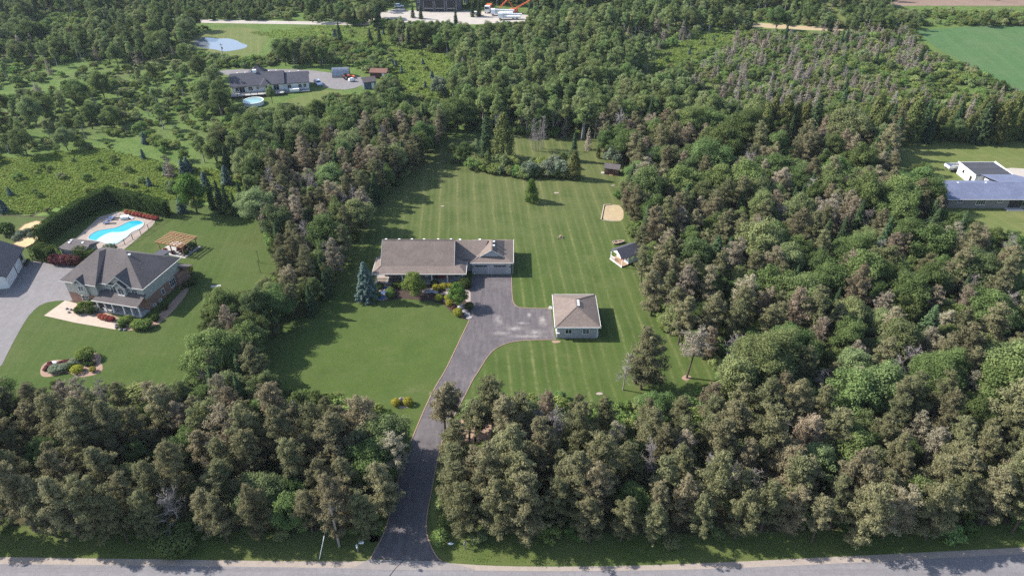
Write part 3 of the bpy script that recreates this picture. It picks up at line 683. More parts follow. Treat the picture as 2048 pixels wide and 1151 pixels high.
sheet('sandy_track', px((1480,47),(1520,46),(1580,50),(1660,55),(1700,58),(1680,63),(1600,60),(1520,56),(1485,52)), 0.02, M['sand'], 2, 'structure', 'sandy track through the far scrub', 'track')
sheet('sandy_track', px((1630,-5),(1646,-5),(1680,25),(1700,45),(1712,58),(1700,58),(1676,35)), 0.018, M['lawn_pale'], 2, 'structure', 'grassy track running to the top', 'track')
sheet('meadow_strip', px((500,66),(640,52),(700,70),(780,90),(900,108),(925,140),(900,165),(930,200),(820,195),(780,150),(700,95),(560,80)), 0.010, M['meadow'], 2, 'structure', 'bright grassy strip behind the far spruces', 'meadow')
sheet('meadow', px((-100,330),(200,300),(350,330),(490,345),(500,415),(345,404),(215,388),(100,436),(-100,440)), 0.010, M['meadow'], 1, 'structure', 'open rough meadow behind the clipped hedge', 'meadow')
# paths worn through the meadow
for line, w in (([(60,432),(95,418),(130,402),(190,372),(240,345),(262,330)], 1.1), ([(-20,430),(60,432),(120,438)], 0.9)):
    L_ = smooth_line(px(*line), 2); pm = MB()
    for a, b in zip(L_[:-1], L_[1:]):
        d = norm(np.array([b[0]-a[0], b[1]-a[1]])); n_ = np.array([-d[1], d[0]])*w/2
        pm.poly([(a[0]-n_[0], a[1]-n_[1], 0.016), (b[0]-n_[0], b[1]-n_[1], 0.016), (b[0]+n_[0], b[1]+n_[1], 0.016), (a[0]+n_[0], a[1]+n_[1], 0.016)])
    tag(pm.build('meadow_path', M['litter']), 'dark trodden path through the meadow' if w > 1 else 'dark mown edge of the meadow by the lawn', 'path', None, 'structure')

# ---------------------------------------------------------------- where the photograph shows open ground (full-size photo pixels)
CLEAR = [
 [(525,752),(520,690),(575,650),(650,615),(665,575),(690,540),(690,500),(720,480),(745,440),(760,400),(800,370),(840,330),(865,300),(890,285),(905,292),(925,330),(990,350),(1060,357),(1110,354),(1165,360),(1206,345),(1232,352),(1228,390),(1250,415),(1250,470),(1225,485),(1220,530),(1262,540),(1265,570),(1285,600),(1310,640),(1330,670),(1345,700),(1400,715),(1442,760),(1380,775),(1300,782),(1200,792),(1100,775),(1030,790),(990,778),(945,792),(922,806),(890,850),(835,868),(800,852),(780,815),(760,790),(740,800),(690,790),(640,780),(590,768),(560,778)],
 [(1040,282),(1080,276),(1190,276),(1200,300),(1165,312),(1170,330),(1205,332),(1205,345),(1165,345),(1150,310),(1040,300)],
 [(870,860),(862,980),(853,1060),(880,1115),(745,1115),(778,1030),(800,950),(830,870)],
 [(-800,1092),(500,1098),(740,1098),(900,1106),(1300,1104),(2048,1068),(2900,1030),(2900,1300),(-800,1300)],
 [(-300,780),(-200,480),(0,430),(100,440),(215,388),(345,402),(400,420),(500,430),(520,470),(540,500),(552,540),(500,575),(430,580),(405,600),(392,660),(386,742),(340,760),(0,752)],
 [(436,138),(560,132),(612,134),(664,128),(700,132),(760,150),(772,178),(730,180),(700,186),(650,182),(610,206),(570,207),(520,214),(470,208),(455,185)],
 [(384,84),(392,70),(420,58),(500,50),(640,47),(640,66),(545,78),(530,108),(480,108),(430,104),(390,95)],
 [(325,38),(690,43),(690,51),(325,47)],
 [(752,32),(780,20),(790,10),(830,-5),(935,-5),(945,16),(985,10),(1060,12),(1056,40),(1000,42),(960,48),(900,42),(830,41)],
 [(1552,288),(1620,283),(1640,296),(1560,310)],
 [(1795,282),(2400,285),(2400,440),(2048,418),(2048,450),(2000,448),(1960,420),(1890,415),(1880,372),(1862,330),(1840,322),(1800,352)],
 [(1832,52),(2400,50),(2400,230),(2048,178),(1995,150),(1940,122),(1900,112),(1850,88)],
 [(1772,-5),(2400,-5),(2400,20),(1990,16),(1905,12),(1830,16),(1790,14)],
 [(1485,46),(1690,56),(1690,62),(1490,54)], [(1640,0),(1652,0),(1706,50),(1694,50)],
 [(2036,495),(2400,480),(2400,640),(2044,560)],
 [(1200,316),(1246,318),(1252,364),(1200,364)], [(1212,472),(1262,474),(1278,500),(1276,542),(1212,542)], [(1938,420),(2400,420),(2400,480),(2048,466),(1990,452),(1955,442)],
 [(900,842),(940,840),(990,846),(985,872),(930,880),(905,868)],
]
LOWONLY = [  # open rough ground: only low bushes
 [(0,335),(150,300),(330,335),(350,390),(345,402),(215,388),(100,440),(-200,470),(-200,380)],
 [(350,345),(470,345),(500,400),(500,428),(350,400)],
 [(785,92),(900,112),(915,140),(890,165),(930,198),(800,190),(785,140)],
 [(640,50),(780,60),(780,100),(640,80)], [(200,270),(300,285),(330,330),(220,320)],
 [(1260,120),(1440,60),(1480,80),(1300,150)],
]
GX0, GY0, GS = -800, -160, 4
gw, gh = (2900+800)//GS+1, (1340+160)//GS+1
def raster(polys):
    yy, xx = np.mgrid[0:gh, 0:gw]; X = xx*GS+GX0+GS/2; Y = yy*GS+GY0+GS/2
    out = np.zeros((gh, gw), bool)
    for poly in polys:
        ins = np.zeros((gh, gw), bool); n = len(poly)
        for i in range(n):
            (x1, y1), (x2, y2) = poly[i], poly[(i+1) % n]
            if y1 == y2: continue
            c = ((y1 > Y) != (y2 > Y)) & (X < (x2-x1)*(Y-y1)/(y2-y1)+x1)
            ins ^= c
        out |= ins
    return out
CLEAR_M = raster(CLEAR); LOW_M = raster(LOWONLY)
def look(mask, x, y):
    i = int((x-GX0)//GS); j = int((y-GY0)//GS)
    return bool(mask[j, i]) if 0 <= i < gw and 0 <= j < gh else False
def inpoly(x, y, poly):
    c = False; n = len(poly)
    for i in range(n):
        (x1, y1), (x2, y2) = poly[i], poly[(i+1) % n]
        if (y1 > y) != (y2 > y) and x < (x2-x1)*(y-y1)/(y2-y1)+x1: c = not c
    return c
def hides_clearing(x, y, h, rad):
    bad = 0
    for f, w in ((0.05, 0.0), (0.3, 0.7), (0.55, 0.85), (0.8, 0.65), (1.0, 0.0)):
        for s in ((0,) if w == 0 else (-1, 0, 1)):
            p = project(x+s*w*rad, y, f*h)
            if look(CLEAR_M, *p):
                if s == 0: return True
                bad += 1
    return bad > 1

# zones of the woods, by the pixel where a tree's foot stands
HEDGE_ROW = [(360,900),(372,700),(380,600),(500,560),(540,480),(520,420),(560,350),(700,290),(800,265),(905,280),(860,420),(720,560),(560,760),(540,900)]
ISLAND = [(885,262),(1040,270),(1150,285),(1210,330),(1175,372),(1050,372),(920,345),(890,310)]
ROW = [(1510,266),(2400,262),(2400,300),(1510,296)]
POPLAR = [(960,130),(1100,95),(1320,110),(1380,190),(1360,235),(1180,240),(960,215)]
SCRUB = [(1080,95),(1500,60),(1850,70),(1990,150),(2300,240),(2300,268),(1500,268),(1380,235),(1320,150)]
def zone_of(x, y):
    if inpoly(x, y, ISLAND): return 'island'
    if y > 1090: return None
    if inpoly(x, y, HEDGE_ROW): return 'belt'
    if y > 838 and x < 830: return 'road_left'
    if y > 850 and x >= 830: return 'road_right'
    if inpoly(x, y, ROW): return 'row'
    if look(LOW_M, x, y): return 'meadow'
    if inpoly(x, y, POPLAR): return 'grove'
    if inpoly(x, y, SCRUB): return 'scrub'
    if x > 1420+max(0, y-480)*1.2 and 268 < y < 720: return 'upper_wood'
    if x > 1190 and y > 268: return 'right_wood'
    if y < 72: return 'top'
    if x < 430: return 'far_left' if y < 125 else 'open_left'
    if x < 990: return 'mid_left'
    return 'grove'
# kind -> (weight, h min, h max)
ZONE = {
 'road_left': [('pine', .73, 8.5, 13.5), ('brown_pine', .10, 8, 12), ('broad', .12, 5, 9), ('dead', .05, 7, 10)],
 'road_right': [('pine', .72, 8.5, 13.5), ('brown_pine', .10, 8, 12), ('broad', .13, 5, 9), ('dead', .05, 7, 10)],
 'belt': [('broad', .50, 5.5, 12), ('brown_pine', .16, 7.5, 11), ('pine', .22, 8, 11), ('dead', .05, 7, 9.5), ('spruce', .07, 6, 10)],
 'right_wood': [('broad', .50, 5.5, 13), ('brown_pine', .14, 7, 12), ('pine', .27, 8, 12.5), ('dead', .05, 7, 10), ('spruce', .04, 9, 13)],
 'upper_wood': [('broad', .56, 5.5, 13.5), ('pine', .24, 8, 13.5), ('brown_pine', .08, 8, 11), ('spruce', .08, 8, 13), ('dead', .04, 7, 10)],
 'row': [('cedar', .48, 7.5, 13.5), ('spruce', .26, 9, 15.5), ('broad', .26, 6, 10.5)],
 'meadow': [('shrub', .8, 1.2, 2.6), ('small_blue_spruce', .2, 2.2, 3.8)],
 'grove': [('poplar', .62, 9, 13.5), ('broad', .26, 6, 10), ('spruce', .06, 8, 12), ('brown_spruce', .06, 5, 8)],
 'scrub': [('brown_spruce', .40, 3.2, 6.5), ('shrub', .50, 2.2, 4.2), ('spruce', .02, 5, 9), ('dead', .04, 4, 6), ('broad', .04, 4, 6)],
 'top': [('broad', .55, 6, 10), ('shrub', .22, 2.5, 4.5), ('poplar', .15, 7, 11), ('spruce', .08, 6, 10)],
 'far_left': [('broad', .60, 6, 10.5), ('shrub', .20, 2.5, 4.5), ('poplar', .14, 8, 11), ('brown_spruce', .06, 5, 8)],
 'open_left': [('shrub', .52, 1.6, 4.0), ('broad', .34, 5, 10), ('poplar', .08, 6, 9), ('brown_spruce', .06, 4, 7)],
 'mid_left': [('broad', .58, 7, 11), ('poplar', .24, 8, 12), ('shrub', .10, 2.5, 4), ('brown_spruce', .04, 5, 8), ('spruce', .04, 7, 11)],
}
trees = []                 # (kind, x, y, h, zone, variant, rz, wide, projected size, in frame)
grid = {}
CELL = 6.0
def near(x, y): 
    i, j = int(x//CELL), int(y//CELL)
    for a in (i-1, i, i+1):
        for b in (j-1, j, j+1):
            for t in grid.get((a, b), ()): yield t
def room(x, y, rad, sp):
    for (tx, ty, tr) in near(x, y):
        if (tx-x)**2+(ty-y)**2 < (sp*(tr+rad))**2: return False
    return True
def note(x, y, rad): grid.setdefault((int(x//CELL), int(y//CELL)), []).append((x, y, rad))
def radius(kind, h): p = PROTO[kind][0]; return p[3]*h/p[2]*(0.86 if 'pine' in kind else 1.0)

# ---------------------------------------------------------------- building helpers
def rot2(p, a): return (p[0]*math.cos(a)-p[1]*math.sin(a), p[0]*math.sin(a)+p[1]*math.cos(a))
def window(parent, face, a, b, z, w, h, cols=2, rows=2, trim='white', arch=False, name='window', proud=0.0):
    """face: 'f' (towards -y at y=b, centred on x=a), 'k' (+y), 'r' (+x at x=b, centred on y=a), 'l' (-x)."""
    def P(u, d, zz):
        d += proud
        return {'f': (a+u, b-d, zz), 'k': (a-u, b+d, zz), 'r': (b+d, a+u, zz), 'l': (b-d, a-u, zz)}[face]
    def bar(m, u0, u1, z0, z1, d0, d1):
        p = [P(u, d, zz) for zz in (z0, z1) for d in (d0, d1) for u in (u0, u1)]
        m.add(p, [(0,1,3,2),(4,6,7,5),(0,4,5,1),(2,3,7,6),(0,2,6,4),(1,5,7,3)])
    f = MB(); t = 0.09
    bar(f, -w/2-t, w/2+t, z-t, z, 0.0, 0.09); bar(f, -w/2-t, -w/2, z, z+h, 0.0, 0.075); bar(f, w/2, w/2+t, z, z+h, 0.0, 0.075)
    if arch:
        n = 8
        for k in range(n):
            t0, t1 = math.pi*k/n, math.pi*(k+1)/n; r0, r1 = w/2, w/2+t; k2 = 0.8
            q = [(math.cos(t0)*r0, z+h+math.sin(t0)*r0*k2), (math.cos(t0)*r1, z+h+math.sin(t0)*r1*k2), (math.cos(t1)*r1, z+h+math.sin(t1)*r1*k2), (math.cos(t1)*r0, z+h+math.sin(t1)*r0*k2)]
            p = [P(u, d, zz) for d in (0.0, 0.075) for u, zz in q]
            f.add(p, [(0,1,2,3),(4,7,6,5),(0,4,5,1),(1,5,6,2),(2,6,7,3),(3,7,4,0)])
    else: bar(f, -w/2-t, w/2+t, z+h, z+h+t, 0.0, 0.085)
    for c in range(1, cols): bar(f, -w/2+w*c/cols-0.03, -w/2+w*c/cols+0.03, z, z+h, 0.025, 0.06)
    for q in range(1, rows): bar(f, -w/2, w/2, z+h*q/rows-0.02, z+h*q/rows+0.02, 0.028, 0.058)
    o = f.build(name, M[trim], parent)
    for c in range(cols):
        for q in range(rows):
            g = MB(); bar(g, -w/2+w*c/cols+0.004, -w/2+w*(c+1)/cols-0.004, z+h*q/rows+0.004, z+h*(q+1)/rows-0.004, 0.004, 0.02)
            g.build('pane', M['glass'], o)
    if arch:
        g = MB(); pts = [P(math.cos(math.pi*k/8)*(w/2-0.01), 0.015, z+h+math.sin(math.pi*k/8)*(w/2-0.01)*0.8) for k in range(9)]
        g.poly(pts); g.build('pane', M['glass'], o)
    return o
def roof_planes(parent, name, mat, planes, thick=0.16):
    m = MB()
    for pl in planes:
        n = len(pl); lo = [(p[0], p[1], p[2]-thick) for p in pl]
        m.add(list(pl)+lo, [tuple(range(n)), tuple(range(2*n-1, n-1, -1))]+[(k, n+k, n+(k+1) % n, (k+1) % n) for k in range(n)])
    return m.build(name, mat, parent)
def hip_roof(parent, name, mat, x0, x1, y0, y1, z, rise):
    w, d = x1-x0, y1-y0
    if w <= d: a, b = ((x0+x1)/2, y0+w/2, z+rise), ((x0+x1)/2, y1-w/2, z+rise)
    else: a, b = (x0+d/2, (y0+y1)/2, z+rise), (x1-d/2, (y0+y1)/2, z+rise)
    A, B, C, D = (x0,y0,z), (x1,y0,z), (x1,y1,z), (x0,y1,z)
    if w <= d: pl = [(A,B,a), (B,C,b,a), (C,D,b), (D,A,a,b)]
    else: pl = [(A,B,b,a), (B,C,b), (C,D,a,b), (D,A,a)]
    o = roof_planes(parent, name, mat, pl)
    caps = MB()
    for p in (A, D) if w > d else (A, B): caps.beam((p[0],p[1],p[2]+0.02), (a[0],a[1],a[2]+0.02), 0.22, 0.04)
    for p in (B, C) if w > d else (C, D): caps.beam((p[0],p[1],p[2]+0.02), (b[0],b[1],b[2]+0.02), 0.22, 0.04)
    caps.beam((a[0],a[1],a[2]+0.03), (b[0],b[1],b[2]+0.03), 0.24, 0.04)
    caps.build('ridge_cap', mat, o); return o, a, b
def gable_roof_x(parent, name, mat, x0, x1, y0, y1, z, rise):
    ym = (y0+y1)/2
    return roof_planes(parent, name, mat, [((x0,y0,z),(x1,y0,z),(x1,ym,z+rise),(x0,ym,z+rise)), ((x1,y1,z),(x0,y1,z),(x0,ym,z+rise),(x1,ym,z+rise))])
def gable_wall(m, x, y0, y1, z, rise, t=0.12):
    m.add([(x,y0,z),(x,y1,z),(x,(y0+y1)/2,z+rise),(x+t,y0,z),(x+t,y1,z),(x+t,(y0+y1)/2,z+rise)], [(0,2,1),(3,4,5),(0,1,4,3),(1,2,5,4),(2,0,3,5)])
def fascia(parent, mat, x0, x1, y0, y1, z, h=0.2, t=0.06):
    m = MB(); m.box(x0-t, x1+t, y0-t, y0, z-h, z); m.box(x0-t, x1+t, y1, y1+t, z-h, z); m.box(x0-t, x0, y0, y1, z-h, z); m.box(x1, x1+t, y0, y1, z-h, z)
    return m.build('fascia', mat, parent)
def vent(parent, x, y, z):
    m = MB(); m.box(x-0.17, x+0.17, y-0.17, y+0.17, z-0.15, z+0.16); m.box(x-0.22, x+0.22, y-0.22, y+0.22, z+0.16, z+0.22)
    return m.build('roof_vent', M['white'], parent)
def wheel(parent, x, y, r, w=0.22, axis='y'):
    m = MB(); d = (0, w/2, 0) if axis == 'y' else (w/2, 0, 0)
    m.tube((x-d[0], y-d[1], r), (x+d[0], y+d[1], r), r, r, 14); o = m.build('wheel', M['rubber'], parent)
    h = MB(); e = (0, w/2+0.01, 0) if axis == 'y' else (w/2+0.01, 0, 0)
    h.tube((x-e[0], y-e[1], r), (x+e[0], y+e[1], r), r*0.58, r*0.58, 10); h.build('rim', M['metal'], o)
def car(label, x, y, rz, paint_, cat='car', suv=False):
    t = thing('parked_car', label, cat, (x, y, 0.03), rz); L, W = 4.7, 1.84; H = 1.72 if suv else 1.48
    prof = [(-L/2,0.35),(-L/2,0.78),(-L/2+0.08,0.95),(L/2-1.2,0.98),(L/2-0.15,0.82),(L/2,0.62),(L/2,0.35)]
    m = MB(); n = len(prof)
    for s, w in ((0, W/2),): 
        vs_ = [(p[0], -w, p[1]) for p in prof]+[(p[0], w, p[1]) for p in prof]
        m.add(vs_, [tuple(range(n)), tuple(range(2*n-1, n-1, -1))]+[(k, n+k, n+(k+1) % n, (k+1) % n) for k in range(n)])
    m.build('body', paint_, t)
    lo, hi = 0.95, H; a0, a1 = (-L/2+0.1, L/2-1.35) ; b0, b1 = (-L/2+(0.35 if suv else 0.75), L/2-2.05)
    g = MB(); g.add([(a0,-W/2+0.05,lo),(a1,-W/2+0.05,lo),(a1,W/2-0.05,lo),(a0,W/2-0.05,lo),(b0,-W/2+0.22,hi-0.06),(b1,-W/2+0.22,hi-0.06),(b1,W/2-0.22,hi-0.06),(b0,W/2-0.22,hi-0.06)], [(3,2,1,0),(4,5,6,7),(0,1,5,4),(1,2,6,5),(2,3,7,6),(3,0,4,7)])
    g.build('windows', M['glass'], t)
    rf = MB(); rf.box(b0-0.04, b1+0.04, -W/2+0.2, W/2-0.2, hi-0.06, hi)
    for s in (-1, 1):
        for q0, q1 in ((a0, b0), (a1, b1), ((a0+a1)/2, (b0+b1)/2)): rf.beam((q0, s*(W/2-0.04), lo), (q1, s*(W/2-0.21), hi-0.03), 0.09, 0.05)
    rf.build('roof', paint_, t)
    for sx in (-1.4, 1.42):
        for s in (-1, 1): wheel(t, sx, s*(W/2-0.1), 0.34)
    for s in (-1, 1):
        MB().box(L/2-0.1, L/2+0.015, s*0.65-0.2, s*0.65+0.2, 0.62, 0.76).build('headlight', M['white'], t)
        MB().box(-L/2-0.015, -L/2+0.05, s*0.7-0.15, s*0.7+0.15, 0.72, 0.9).build('tail_light', M['red'], t)
    return t

# ---------------------------------------------------------------- the woods: candidates, then individuals and the far mass
def candidates(step, seed):
    r = random.Random(seed); out = []; y = 52.0
    while y < 470:
        half = 0.83*y+24 if y < 390 else 345
        st = step*(1.0 if y < 200 else 1.0+0.0016*(y-200))
        x = -half
        while x < half:
            out.append((x+r.uniform(-.5, .5)*st, y+r.uniform(-.5, .5)*st)); x += st
        y += st
    r.shuffle(out); return out
SP = {'road_left': 0.66, 'road_right': 0.66, 'belt': 0.62, 'right_wood': 0.66, 'upper_wood': 0.68, 'row': 0.6, 'meadow': 3.4, 'grove': 0.72, 'scrub': 0.78, 'top': 0.9, 'far_left': 0.98, 'open_left': 1.3, 'mid_left': 0.74}
rt = random.Random(5)
def keep(kind, x, y, h, zone):
    wide = rt.uniform(0.72, 1.0) if 'pine' in kind else rt.uniform(0.8, 1.25)
    bx, by = project(x, y, 0); tx, ty = project(x, y, h)
    inside = (-25 < bx < 2073) and (ty < 1151) and (by > 0)
    trees.append((kind, x, y, h, zone, rt.randrange(50), rt.uniform(0, 6.28), wide, by-ty, inside))
def patchy(x, y): return math.sin(x*.061+1.7*math.sin(y*.043))+math.sin(y*.077+1.3*math.sin(x*.037+2))+.6*math.sin(x*.17+y*.11)
for (kind, bx, by, h, z) in (('pine',916,940,9.5,'road_right'),('pine',912,985,9,'road_right'),('pine',915,1028,9.5,'road_right'),('shrub',888,1012,2.4,'road_right'),('shrub',892,972,2.6,'road_right'),('shrub',890,1050,2.2,'road_right'),('pine',930,1066,9,'road_right'),('big_broad',1512,795,13.0,'right_wood'),('big_broad',1850,808,10.5,'right_wood'),('broad',1590,640,10,'right_wood'),('broad',440,765,10.5,'belt'),('broad',775,930,9,'road_left'),('broad',745,975,8.5,'road_left'),('big_broad',1480,310,13,'right_wood'),('big_broad',1370,300,12.5,'right_wood'),('big_broad',1690,560,10.5,'right_wood')):
    x, y = at(bx, by); note(x, y, radius(kind, h)*1.1); trees.append((kind, x, y, h, z, 5, 1.0, 1.05, 150, True))
for (x, y) in candidates(1.55, 21):
    bx, by = project(x, y, 0); z = zone_of(bx, by)
    if z is None or z == 'island': continue
    if z in ('far_left', 'top', 'scrub', 'mid_left', 'open_left') and patchy(x, y) > {'mid_left': 1.6, 'open_left': 0.7}.get(z, 0.85): continue
    u = rt.random(); acc = 0
    for kind, w, h0, h1 in ZONE[z]:
        acc += w
        if u <= acc: break
    h = rt.uniform(h0, h1)*(0.5 if 330 < bx < 620 and by < 62 else 1.0); rad = radius(kind, h)
    if not room(x, y, rad, SP[z]): continue
    if hides_clearing(x, y, h, rad): continue
    if z != 'meadow':
        p = project(x, y, h*0.6)
        if look(LOW_M, *p) or look(LOW_M, *project(x, y, h*0.95)): continue
    note(x, y, rad); keep(kind, x, y, h, z)
n_big = len(trees)
grid2 = grid; 
for (x, y) in candidates(2.0, 22):          # undergrowth in the gaps
    bx, by = project(x, y, 0); z = zone_of(bx, by)
    if z is None or z in ('island', 'row'): continue
    if z == 'meadow' and rt.random() < 0.96: continue
    if z in ('top', 'far_left', 'scrub') and rt.random() < 0.5: continue
    if z == 'open_left' and rt.random() < 0.86: continue
    if by > 1078 and rt.random() < 0.75: continue
    h = rt.uniform(1.4, 3.4) if z != 'meadow' else rt.uniform(0.7, 1.6); rad = radius('shrub', h)
    if not room(x, y, rad, 0.5 if z != 'meadow' else 1.2): continue
    if hides_clearing(x, y, h, rad): continue
    note(x, y, rad); keep('shrub', x, y, h, z)

ORD = ['first','second','third','fourth','fifth','sixth','seventh','eighth','ninth','tenth','eleventh','twelfth','thirteenth','fourteenth','fifteenth','sixteenth','seventeenth','eighteenth','nineteenth','twentieth']
ZNAME = {'road_left': 'roadside wood left of driveway', 'road_right': 'roadside wood right of driveway', 'belt': 'tree belt left of big lawn', 'right_wood': 'wood right of big lawn', 'upper_wood': 'wood below the blue-roofed house',
         'row': 'tall row behind blue-roofed house', 'meadow': 'meadow patches', 'grove': 'grove behind big lawn', 'scrub': 'upper right scrub', 'top': 'woods along the top', 'far_left': 'upper left wood', 'open_left': 'open scrub at left', 'mid_left': 'wood above tree belt'}
KWORD = {'pine': 'olive pine', 'brown_pine': 'brown dying pine', 'broad': 'green leafy tree', 'big_broad': 'very large spreading green tree', 'poplar': 'slim pale poplar', 'spruce': 'dark pointed spruce', 'brown_spruce': 'withered brown spruce',
         'cedar': 'olive cedar', 'shrub': 'green bush', 'dead': 'bare grey tree', 'small_blue_spruce': 'little blue spruce'}
KCAT = {'pine': 'pine tree', 'brown_pine': 'pine tree', 'broad': 'tree', 'big_broad': 'tree', 'poplar': 'tree', 'spruce': 'spruce', 'brown_spruce': 'spruce', 'cedar': 'cedar', 'shrub': 'shrub', 'dead': 'dead tree', 'small_blue_spruce': 'spruce'}
CAP = {'pine': 300, 'brown_pine': 170, 'broad': 300, 'big_broad': 20, 'poplar': 140, 'spruce': 120, 'brown_spruce': 200, 'cedar': 80, 'shrub': 220, 'dead': 110, 'small_blue_spruce': 40}
single, mass = [], []
for kind in CAP:
    mine = sorted([t for t in trees if t[0] == kind and t[9]], key=lambda t: -t[8])
    single += mine[:CAP[kind]]; mass += mine[CAP[kind]:]
mass += [t for t in trees if not t[9]]
groups = {}
for t in single: groups.setdefault((t[4], t[0]), []).append(t)
for (z, kind), ts in groups.items():
    ts.sort(key=lambda t: t[2]); nrow = max(1, math.ceil(len(ts)/9)); per = math.ceil(len(ts)/nrow)
    for ri in range(nrow):
        row = sorted(ts[ri*per:(ri+1)*per], key=lambda t: t[1]/t[2])
        for ci, t in enumerate(row):
            rown = 'nearest row' if ri == 0 else ('%s row back' % ORD[ri] if ri < 20 else 'row %d back' % (ri+1))
            lab = '%s in %s, %s, %s from left' % (KWORD[kind], ZNAME[z], rown, ORD[ci])
            if nrow == 1 and len(ts) == 1: lab = 'only %s in %s' % (KWORD[kind], ZNAME[z])
            plant(kind, t[1], t[2], t[3], lab, KCAT[kind], '%ss in %s' % (KWORD[kind], ZNAME[z]), t[6], t[5], t[7])
# the rest stands as one mass per kind of wood
def mass_object(name, label, cat, items):
    if not items: return
    kinds = sorted({t[0] for t in items}); coll = bpy.data.collections.new('stock_'+name); index = {}
    for k in kinds:
        for j, (tm, cm, ph, pr) in enumerate(PROTO[k][:3]):
            nm = '%03d_%s' % (len(index), k)
            import bmesh
            bm = bmesh.new(); bm.from_mesh(cm); n0 = len(bm.faces); bm.from_mesh(tm)
            bm.faces.ensure_lookup_table()
            for f in bm.faces[n0:]: f.material_index = 1
            me = bpy.data.meshes.new(nm); bm.to_mesh(me); bm.free()
            me.materials.append(cm.materials[0]); me.materials.append(tm.materials[0])
            o = bpy.data.objects.new(nm, me); coll.objects.link(o); index[(k, j)] = len(index)
    me = bpy.data.meshes.new(name)
    me.from_pydata([(t[1], t[2], 0) for t in items], [], [])
    def attr(n, typ, vals): a = me.attributes.new(n, typ, 'POINT'); a.data.foreach_set('value', vals)
    attr('pick', 'INT', [index[(t[0], t[5] % min(3, len(PROTO[t[0]])))] for t in items])
    attr('turn', 'FLOAT', [t[6] for t in items])
    attr('size', 'FLOAT', [t[3]/PROTO[t[0]][t[5] % min(3, len(PROTO[t[0]]))][2] for t in items])
    o = link(name, me); tag(o, label, cat, None, 'stuff')
    ng = bpy.data.node_groups.new(name, 'GeometryNodeTree')
    ng.interface.new_socket('Geometry', in_out='INPUT', socket_type='NodeSocketGeometry'); ng.interface.new_socket('Geometry', in_out='OUTPUT', socket_type='NodeSocketGeometry')
    nn = ng.nodes; gi = nn.new('NodeGroupInput'); go = nn.new('NodeGroupOutput'); iop = nn.new('GeometryNodeInstanceOnPoints'); ci = nn.new('GeometryNodeCollectionInfo')
    ci.inputs[0].default_value = coll; ci.inputs[1].default_value = True; ci.inputs[2].default_value = True
    def named(n, t):
        a = nn.new('GeometryNodeInputNamedAttribute'); a.data_type = t; a.inputs[0].default_value = n
        return next(s for s in a.outputs if s.enabled and s.name == 'Attribute')
    cx = nn.new('ShaderNodeCombineXYZ'); e2r = nn.new('FunctionNodeEulerToRotation')
    ng.links.new(gi.outputs[0], iop.inputs['Points']); ng.links.new(ci.outputs[0], iop.inputs['Instance'])
    iop.inputs['Pick Instance'].default_value = True
    ng.links.new(named('pick', 'INT'), iop.inputs['Instance Index'])
    ng.links.new(named('turn', 'FLOAT'), cx.inputs[2]); ng.links.new(cx.outputs[0], e2r.inputs[0]); ng.links.new(e2r.outputs[0], iop.inputs['Rotation'])
    ng.links.new(named('size', 'FLOAT'), iop.inputs['Scale'])
    ng.links.new(iop.outputs[0], go.inputs[0])
    mod = o.modifiers.new('scatter', 'NODES'); mod.node_group = ng
mass_object('woodland', 'mass of leafy trees and conifers in the far and outer woods', 'woodland', [t for t in mass if t[0] != 'shrub'])
mass_object('undergrowth', 'green bushy undergrowth between the trees', 'undergrowth', [t for t in mass if t[0] == 'shrub'])

# ---------------------------------------------------------------- the taupe-roofed house (garage wing on the right)
O = (-18.0, 124.0); B = lambda x, y, z: (x-O[0], y-O[1], z)
def lb(x0, x1, y0, y1, z0, z1): return (x0-O[0], x1-O[0], y0-O[1], y1-O[1], z0, z1)
hs = thing('house', 'long bungalow with taupe shingle roof, front porch and double garage wing', 'house', O)
part(hs, 'wall', M['brick_pink'], lb(-27.0,-12.4,126.4,135.0,0,3.55))
part(hs, 'wall', M['siding_grey'], lb(-12.4,-8.5,129.2,136.4,0,2.95))
part(hs, 'wall', M['siding_grey'], lb(-8.5,-0.2,127.85,137.0,0,3.0))
gw_ = MB(); gable_wall(gw_, -12.55-O[0], 125.7-O[1], 135.2-O[1], 3.5, 3.35); gable_wall(gw_, -27.1-O[0], 125.7-O[1], 135.2-O[1], 3.5, 3.35); gw_.build('gable_wall', M['siding_grey'], hs)
x0, x1 = -27.45, -12.1
rm = roof_planes(hs, 'roof', M['roof_taupe'], [(B(x0,125.6,3.6),B(x1,125.6,3.6),B(x1,130.45,7.0),B(x0,130.45,7.0)), (B(x1,135.3,3.6),B(x0,135.3,3.6),B(x0,130.45,7.0),B(x1,130.45,7.0))])
roof_planes(hs, 'porch_roof', M['roof_taupe'], [(B(-29.0,123.4,2.9),B(-9.55,123.4,2.9),B(-11.0,125.62,3.58),B(-27.4,125.62,3.58)), (B(-29.0,129.9,2.9),B(-29.0,123.4,2.9),B(-27.4,125.62,3.58),B(-27.4,129.9,3.58)), (B(-9.55,123.4,2.9),B(-9.55,128.2,2.9),B(-12.1,128.2,3.9),B(-12.1,125.62,3.62),B(-11.0,125.62,3.58))])
